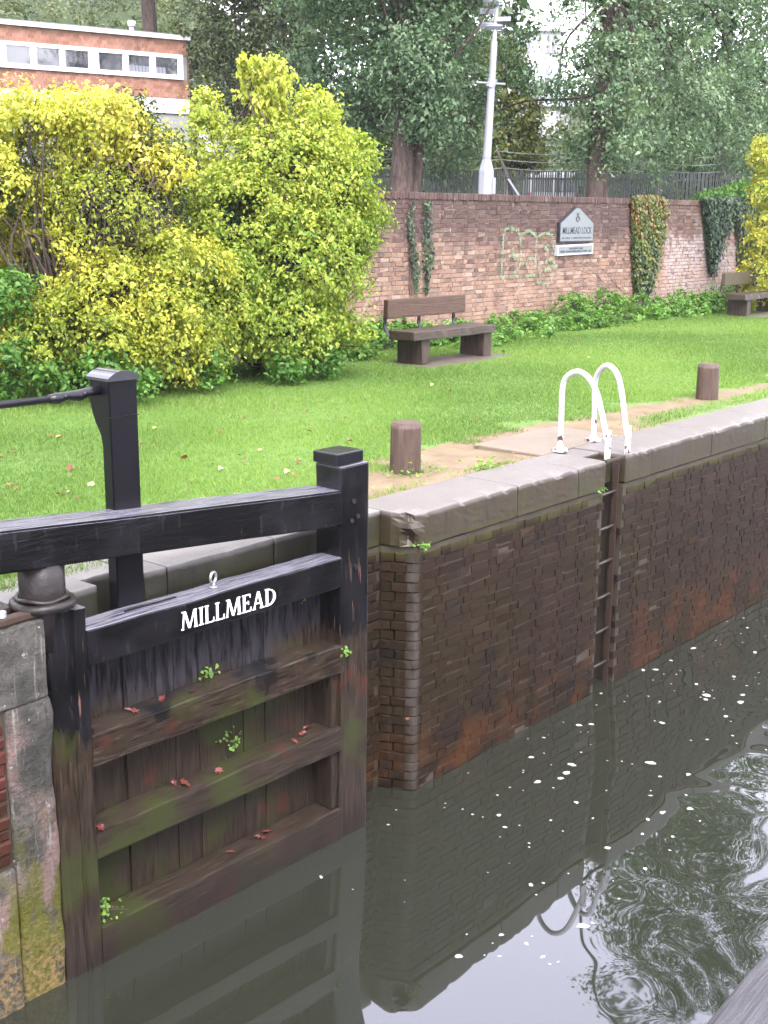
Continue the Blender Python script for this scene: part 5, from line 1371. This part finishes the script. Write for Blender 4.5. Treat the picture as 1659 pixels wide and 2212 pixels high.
# tall trees on the slope whose crowns stand above the frame and mirror in the lock
def crown(cx, cy, z0, z1, rad, n, seed):
    rg = np.random.default_rng(seed); out = []
    for k in range(n):
        f_ = (k + .5) / n; z = z0 + (z1 - z0) * f_; w = rad * (math.sin(math.pi * min(1, .18 + f_ * .86)) ** .7)
        a = rg.uniform(0, 6.28); q = rg.uniform(.2, .8) * w; out.append((cx + q * math.cos(a), cy + q * math.sin(a), z, max(1.2, w * rg.uniform(.42, .62))))
    return out
def big(name, label, x, y, z0, z1, rad, seed, n=26, nl=22000, mat=L_DARK):
    zb = float(terrain_z(np.array(x), np.array(y)))
    tree(name, label, (x, y, zb), crown(x, y, z0, z1, rad, n, seed), nl, .36, mat, M_BARK, [([(x, y, zb - .3), (x + .1, y, zb + 4), (x, y + .2, z0 + 3), (x, y, z1 - 3)], .38, .1)], seed + 400, 30, .8, limb=.1)
big('tall_beech', 'tall beech behind the tile hung building, its trunk by the building corner', 23.3, 30.8, 12.6, 29.0, 5.2, 1, 34, 26000)
big('tall_beech', 'tall dark tree on the slope behind the olive brown tree', 27.5, 27.0, 9.5, 25.5, 4.4, 2, 30, 22000)
big('tall_beech', 'tall tree rising behind the dark tree with the thick trunk', 28.6, 21.6, 8.0, 21.8, 3.4, 3, 24, 18000, L_OAK)
big('tall_beech', 'tall tree high on the slope above the tile hung building', 17.5, 36.5, 15.5, 33.0, 6.0, 4, 34, 22000)
big('hill_tree', 'dark tree on the hill left of the white houses', 41.0, 33.5, 6.0, 13.0, 3.2, 5, 14, 11000)
big('hill_tree', 'dark tree on the hill right of the white houses', 47.5, 25.5, 5.5, 15.0, 3.6, 6, 16, 12000)
big('hill_tree', 'rounded tree on the hill far behind the oak', 50.5, 17.0, 5.5, 15.5, 4.5, 7, 16, 12000)

# ---- scrub and woodland covering the hillside
rg = np.random.default_rng(77); L_ = []
for k in range(900):
    t = 48 + 72 * rg.uniform() ** 1.4; a = rg.uniform(-.42, .36)
    if t < 112 and .088 < a < .135: continue
    x = VX + t * (AX[0] + LX[0] * math.tan(a)); y = VY + t * (AX[1] + LX[1] * math.tan(a))
    L_.append((x, y, float(terrain_z(np.array(x), np.array(y))) + rg.uniform(.2, 1.6), rg.uniform(1.2, 2.6)))
o = foliage('hillside_scrub', L_, 80000, .36, L_SCRUB, None, 78, 'diamond', .8, 22, .4, None, .7, None, .5, .6)
tag(o, 'green and yellowing scrub covering the hillside behind the buildings', 'scrub', kind='stuff')
L_ = []
for t_, a0, a1, n_ in ((44, .035, .085, 16), (43, .15, .33, 26)):
    for a in np.linspace(a0, a1, n_):
        x = VX + t_ * (AX[0] + LX[0] * math.tan(a)); y = VY + t_ * (AX[1] + LX[1] * math.tan(a)); L_.append((x, y, 4.4 + rg.uniform(-.1, .9) * (1 if a > .0 else .35), rg.uniform(.5, .85)))
hd = plant('clipped_hedge', 'dark green hedge seen through the railings behind the wall', 'hedge', (27, 20, 4.0))
off(hd, foliage('foliage', L_, 15000, .2, L_DARK, hd, 91, 'diamond', .3, 20, .4))

# ---- weeds and leaves caught on the gate
def sprig(label, u, v, z, n, sp, seed, size=.032, mat=L_NETTLE):
    c, s_ = math.cos(GR), math.sin(GR); b = (G0[0] + u * c - v * s_, G0[1] + u * s_ + v * c, z)
    t = plant('weed_sprig', label, 'weed', b, 'weeds rooted in the lock gate'); rg = np.random.default_rng(seed)
    C = np.array(b) + rg.normal(size=(n, 3)) * np.array(sp) + np.array([0, -.01, .02]); C[:, 1] = np.minimum(C[:, 1], b[1] + .002); Nn = np.array([[0, -.6, .7]]) + rg.normal(size=(n, 3)) * .4
    V, F, k = leaves_np(C, Nn, size * rg.uniform(.6, 1.3, n), rg, 'ovate', .5, .75); off(t, from_np('foliage', V, F, mat, t, {'tone': np.repeat(rg.uniform(.4, 1, n), k)}))
    m = MB()
    for q in C[::2]: m.tube([b, (np.array(b) + q) / 2 + np.array([0, 0, .01]), q], .002, 3, False)
    off(t, m.obj('stems', M_TWIG, t)); return t
sprig('small bright green weed sprouting below the gate lettering on the upper middle rail', 1.28, .19, 1.47, 16, (.035, .012, .035), 1)
sprig('yellow green weed patch between the two middle rails of the gate', 1.48, .19, .93, 26, (.06, .012, .045), 2, .026)
sprig('green moss tuft in the lower left corner of the gate', .33, .10, .27, 60, (.045, .05, .03), 3, .026)
sprig('tiny fern on the planks near the right end of the name rail', 2.13, .185, 1.80, 14, (.02, .008, .03), 4, .024)
sprig('small yellow leaved weed on the mitre post at the upper middle rail', 2.33, -.012, 1.40, 10, (.03, .01, .03), 5, .03)
def lone_leaf(u, v, z, s_, seed, mat=L_RED, name='fallen_leaf', label='small red fallen leaf stuck to a wet timber rail of the gate', grp='red leaves fallen on the gate', world=False):
    rg = np.random.default_rng(seed); c, sn = math.cos(GR), math.sin(GR)
    b = np.array([u, v, z]) if world else np.array([G0[0] + u * c - v * sn, G0[1] + u * sn + v * c, z])
    k = 7; ang = np.linspace(0, 2 * math.pi, k * 2, endpoint=False); rad = np.where(np.arange(2 * k) % 2, .55, 1.0) * s_ * rg.uniform(.8, 1.2, 2 * k)
    V = [(0, 0, .006)] + [(r_ * math.cos(a), r_ * math.sin(a) * .7, .003 + rg.uniform(0, .012)) for r_, a in zip(rad, ang)]
    o = from_np(name, np.array(V), np.array([(0, 1 + i, 1 + (i + 1) % (2 * k)) for i in range(2 * k)]), mat, None, {'tone': np.full(len(V), rg.uniform(0, 1))})
    o.location = b; o.rotation_euler = (rg.normal() * .2, rg.normal() * .2, rg.uniform(0, 6)); return tag(o, label, 'leaf', grp)
LEAF_LABELS = ['broad red leaf on the upper middle gate rail, left of the green weed', 'smaller red leaf just left of the green weed on the upper middle rail', 'small red leaf tucked against the green weed on the upper middle rail',
 'crumpled red leaf at the heel post end of the upper middle rail', 'red leaf hanging over the heel post end of the lower middle rail', 'red leaf near the mitre post on the lower middle rail, lowest of three there',
 'red leaf nearest the mitre post on the lower middle rail', 'red leaf on the lower middle rail, left one of three by the mitre post', 'large red leaf in the middle of the lower middle rail, left of centre', 'red leaf below the yellow weed patch on the lower middle rail',
 'red leaf on the bottom rail, towards the mitre post end', 'red leaf on the bottom rail, left one of the three', 'red leaf at the planks in the middle of the lower middle rail', 'red leaf on the bottom rail, closest to the mitre post']
for i, (u, v, z, s_) in enumerate(((.62, .1, 1.458, .05), (.86, .12, 1.458, .035), (1.05, .08, 1.457, .03), (.29, .06, 1.457, .055), (.30, .02, .858, .05), (2.02, .10, .860, .04), (2.12, .15, .862, .04), (1.9, .05, .858, .035), (1.0, .1, .858, .06), (1.25, .08, .858, .045), (1.62, .1, .243, .05), (1.35, .1, .243, .04), (.95, .15, .858, .04), (1.7, .12, .244, .05))):
    lone_leaf(u, v, z, s_, i, label=LEAF_LABELS[i], grp='red leaves fallen on the gate')
lone_leaf(-3.42, .12, 2.215, .07, 40, label='red leaf lying by the iron collar on the left bank stone', grp=None, world=True)
lone_leaf(-.075, -.012, .62, .03, 41, L_FALLEN, label='thin yellow leaf stuck to the rounded brick corner of the lock wall', grp=None, world=True)
def tuft(label, x, y, z, n, r, seed, mat=L_NETTLE, size=.04):
    t = plant('weed_tuft', label, 'weed', (x, y, z)); rg = np.random.default_rng(seed)
    C = np.array([x, y, z + .015]) + rg.normal(size=(n, 3)) * np.array([r, r * .6, r * .35]); C[:, 2] = np.maximum(C[:, 2], z + .004)
    V, F, k = leaves_np(C, np.array([[0, -.2, 1]]) + rg.normal(size=(n, 3)) * .5, size * rg.uniform(.6, 1.3, n), rg, 'ovate', .3, .6); return off(t, from_np('foliage', V, F, mat, t, {'tone': np.repeat(rg.uniform(.3, 1, n), k)}))
tuft('small green weed in the coping joint just left of the ladder slot', 2.62, -.02, 1.93, 24, .035, 1, size=.03)
tuft('green weed under the chipped corner of the coping stone', .09, -.025, 1.925, 26, .05, 2, size=.03)
tuft('grass weed tuft on the inner edge of the coping left of the ladder', 1.75, .60, 2.2, 60, .09, 3, L_GRASS, .05)
tuft('ring of small weeds at the foot of the nearer bollard', 1.16, .92, 2.19, 130, .16, 4, L_NETTLE, .03)

# ================================================================= lawn grass, leaf litter, foam
rg = np.random.default_rng(91)
xp = np.array([-3, .2, .9, 2.5, 4.6, 6.5, 9, 14, 30]); yp = np.array([.0, .9, 1.35, 1.72, 1.48, 1.38, 1.2, 1.1, 1.1])
def wob(x, y): return .18 * np.sin(x * 3.3 + 1) + .12 * np.sin(x * 7.1 + y * 3) + .07 * np.sin(x * 15.3)
Ng = 520000
u = rg.uniform(0, 1, Ng); x = -3.6 + 27 * u ** 1.35; y = .57 + 7.3 * rg.uniform(0, 1, Ng) ** 1.15
ed = np.interp(x, xp, yp) + wob(x, y)
dens = sst(-.12, .22, y - ed)
dens = np.maximum(dens, .45 * sst(4.2, 5.4, x) * sst(1.0, .78, y))
dens = np.maximum(dens, .5 * sst(.72, .60, y) * (np.sin(x * 4.2) * .5 + .5))
dens *= np.where((np.abs(x - 8.1) < 1.1) & (np.abs(y - 5.75) < .4), .06, 1) * np.where((x > 2.5) & (x < 3.96) & (y < 1.33), 0, 1)
keep = rg.uniform(0, 1, Ng) < dens
x, y = x[keep], y[keep]; n = len(x); z = lawn_rng(x, y)
hh = rg.uniform(.022, .055, n) * (.8 + .35 * np.sin(x * 1.7) * np.sin(y * 2.1)); ang = rg.uniform(0, 6.28, n); lean = rg.normal(size=(n, 2)) * .55 * hh[:, None]
w = rg.uniform(.0035, .006, n) * (1 + .05 * np.maximum(x, 0))
bx, by = np.cos(ang) * w, np.sin(ang) * w
V = np.stack([np.stack([x - bx, y - by, z - .004], 1), np.stack([x + bx, y + by, z - .004], 1), np.stack([x + lean[:, 0], y + lean[:, 1], z + hh], 1)], 1).reshape(-1, 3)
tone = np.clip(rg.uniform(.1, .62, n) + .22 * np.sin(x * .9 + 1.3 * np.sin(y * 1.1)) + .05, 0, 1)
dry = rg.uniform(0, 1, n) < .035; tone[dry] = rg.uniform(.9, 1, dry.sum())
o = from_np('grass_blades', V, np.arange(3 * n).reshape(-1, 3), L_GRASS, None, {'tone': np.repeat(tone, 3)}); tag(o, 'short bright green mown lawn grass', 'grass', kind='stuff')
n = 170
x = np.concatenate([rg.normal(-.8, 1.5, 110), rg.uniform(0, 18, 60)]); y = np.concatenate([np.clip(rg.normal(2.6, 1.5, 110), .75, 6), rg.uniform(1.6, 7, 60)])
C = np.stack([x, y, lawn_rng(x, y) + .035], 1); V, F, k = leaves_np(C, np.array([[0, 0, 1]]) + rg.normal(size=(n, 3)) * .3, rg.uniform(.03, .085, n), rg, 'ovate', 0, .7)
o = from_np('leaf_litter', V, F, L_FALLEN, None, {'tone': np.repeat(rg.uniform(0, 1, n) ** 1.3, k)}); tag(o, 'scattered brown and yellow fallen leaves on the lawn', 'fallen leaves', kind='stuff')

m = MB(); pts = []
while len(pts) < 285:
    x = rg.uniform(-1.6, 7.5); y = -rg.uniform(.08, 3.6) * rg.uniform(.35, 1)
    d_ = .55 * x - y
    if rg.uniform() > sst(-1.2, 1.0, d_): continue
    if -y > .6 + 1.9 + .25 * x: continue
    pts.append((x, y))
for (x, y) in pts:
    s_ = .0045 + .024 * rg.uniform() ** 5 + .005 * rg.uniform()
    k = 10; el = rg.uniform(1, 1.7); a0 = rg.uniform(0, 3.1)
    ring = []
    for i in range(k):
        a = 2 * math.pi * i / k; r_ = s_ * rg.uniform(.6, 1.2); px, py = r_ * el * math.cos(a), r_ * math.sin(a)
        ring.append((x + px * math.cos(a0) - py * math.sin(a0), y + px * math.sin(a0) + py * math.cos(a0), .0015))
    inner = [(x + (p[0] - x) * .6, y + (p[1] - y) * .6, .0015 + s_ * .22) for p in ring]
    m.add(ring + inner + [(x, y, .0015 + s_ * .28)], [(i, (i + 1) % k, k + (i + 1) % k, k + i) for i in range(k)] + [(k + i, k + (i + 1) % k, 2 * k, 2 * k) for i in range(k)])
o = m.obj('foam_flecks', M_FOAM, None, True); tag(o, 'white foam flecks drifting on the dark lock water', 'foam', kind='stuff')

# ================================================================= damp air
hm = NT('damp_air')
pv = hm.new('ShaderNodeVolumePrincipled')
pv.inputs['Color'].default_value = (.93, .95, 1.0, 1)
pv.inputs['Density'].default_value = .0003
hm.t.links.new(pv.outputs[0], hm.out.inputs['Volume'])
hb_ = MB().box(-255, 505, -305, 405, -2.3, 90).obj('haze', hm.m)
tag(hb_, 'thin damp haze in the air', 'haze', kind='stuff')
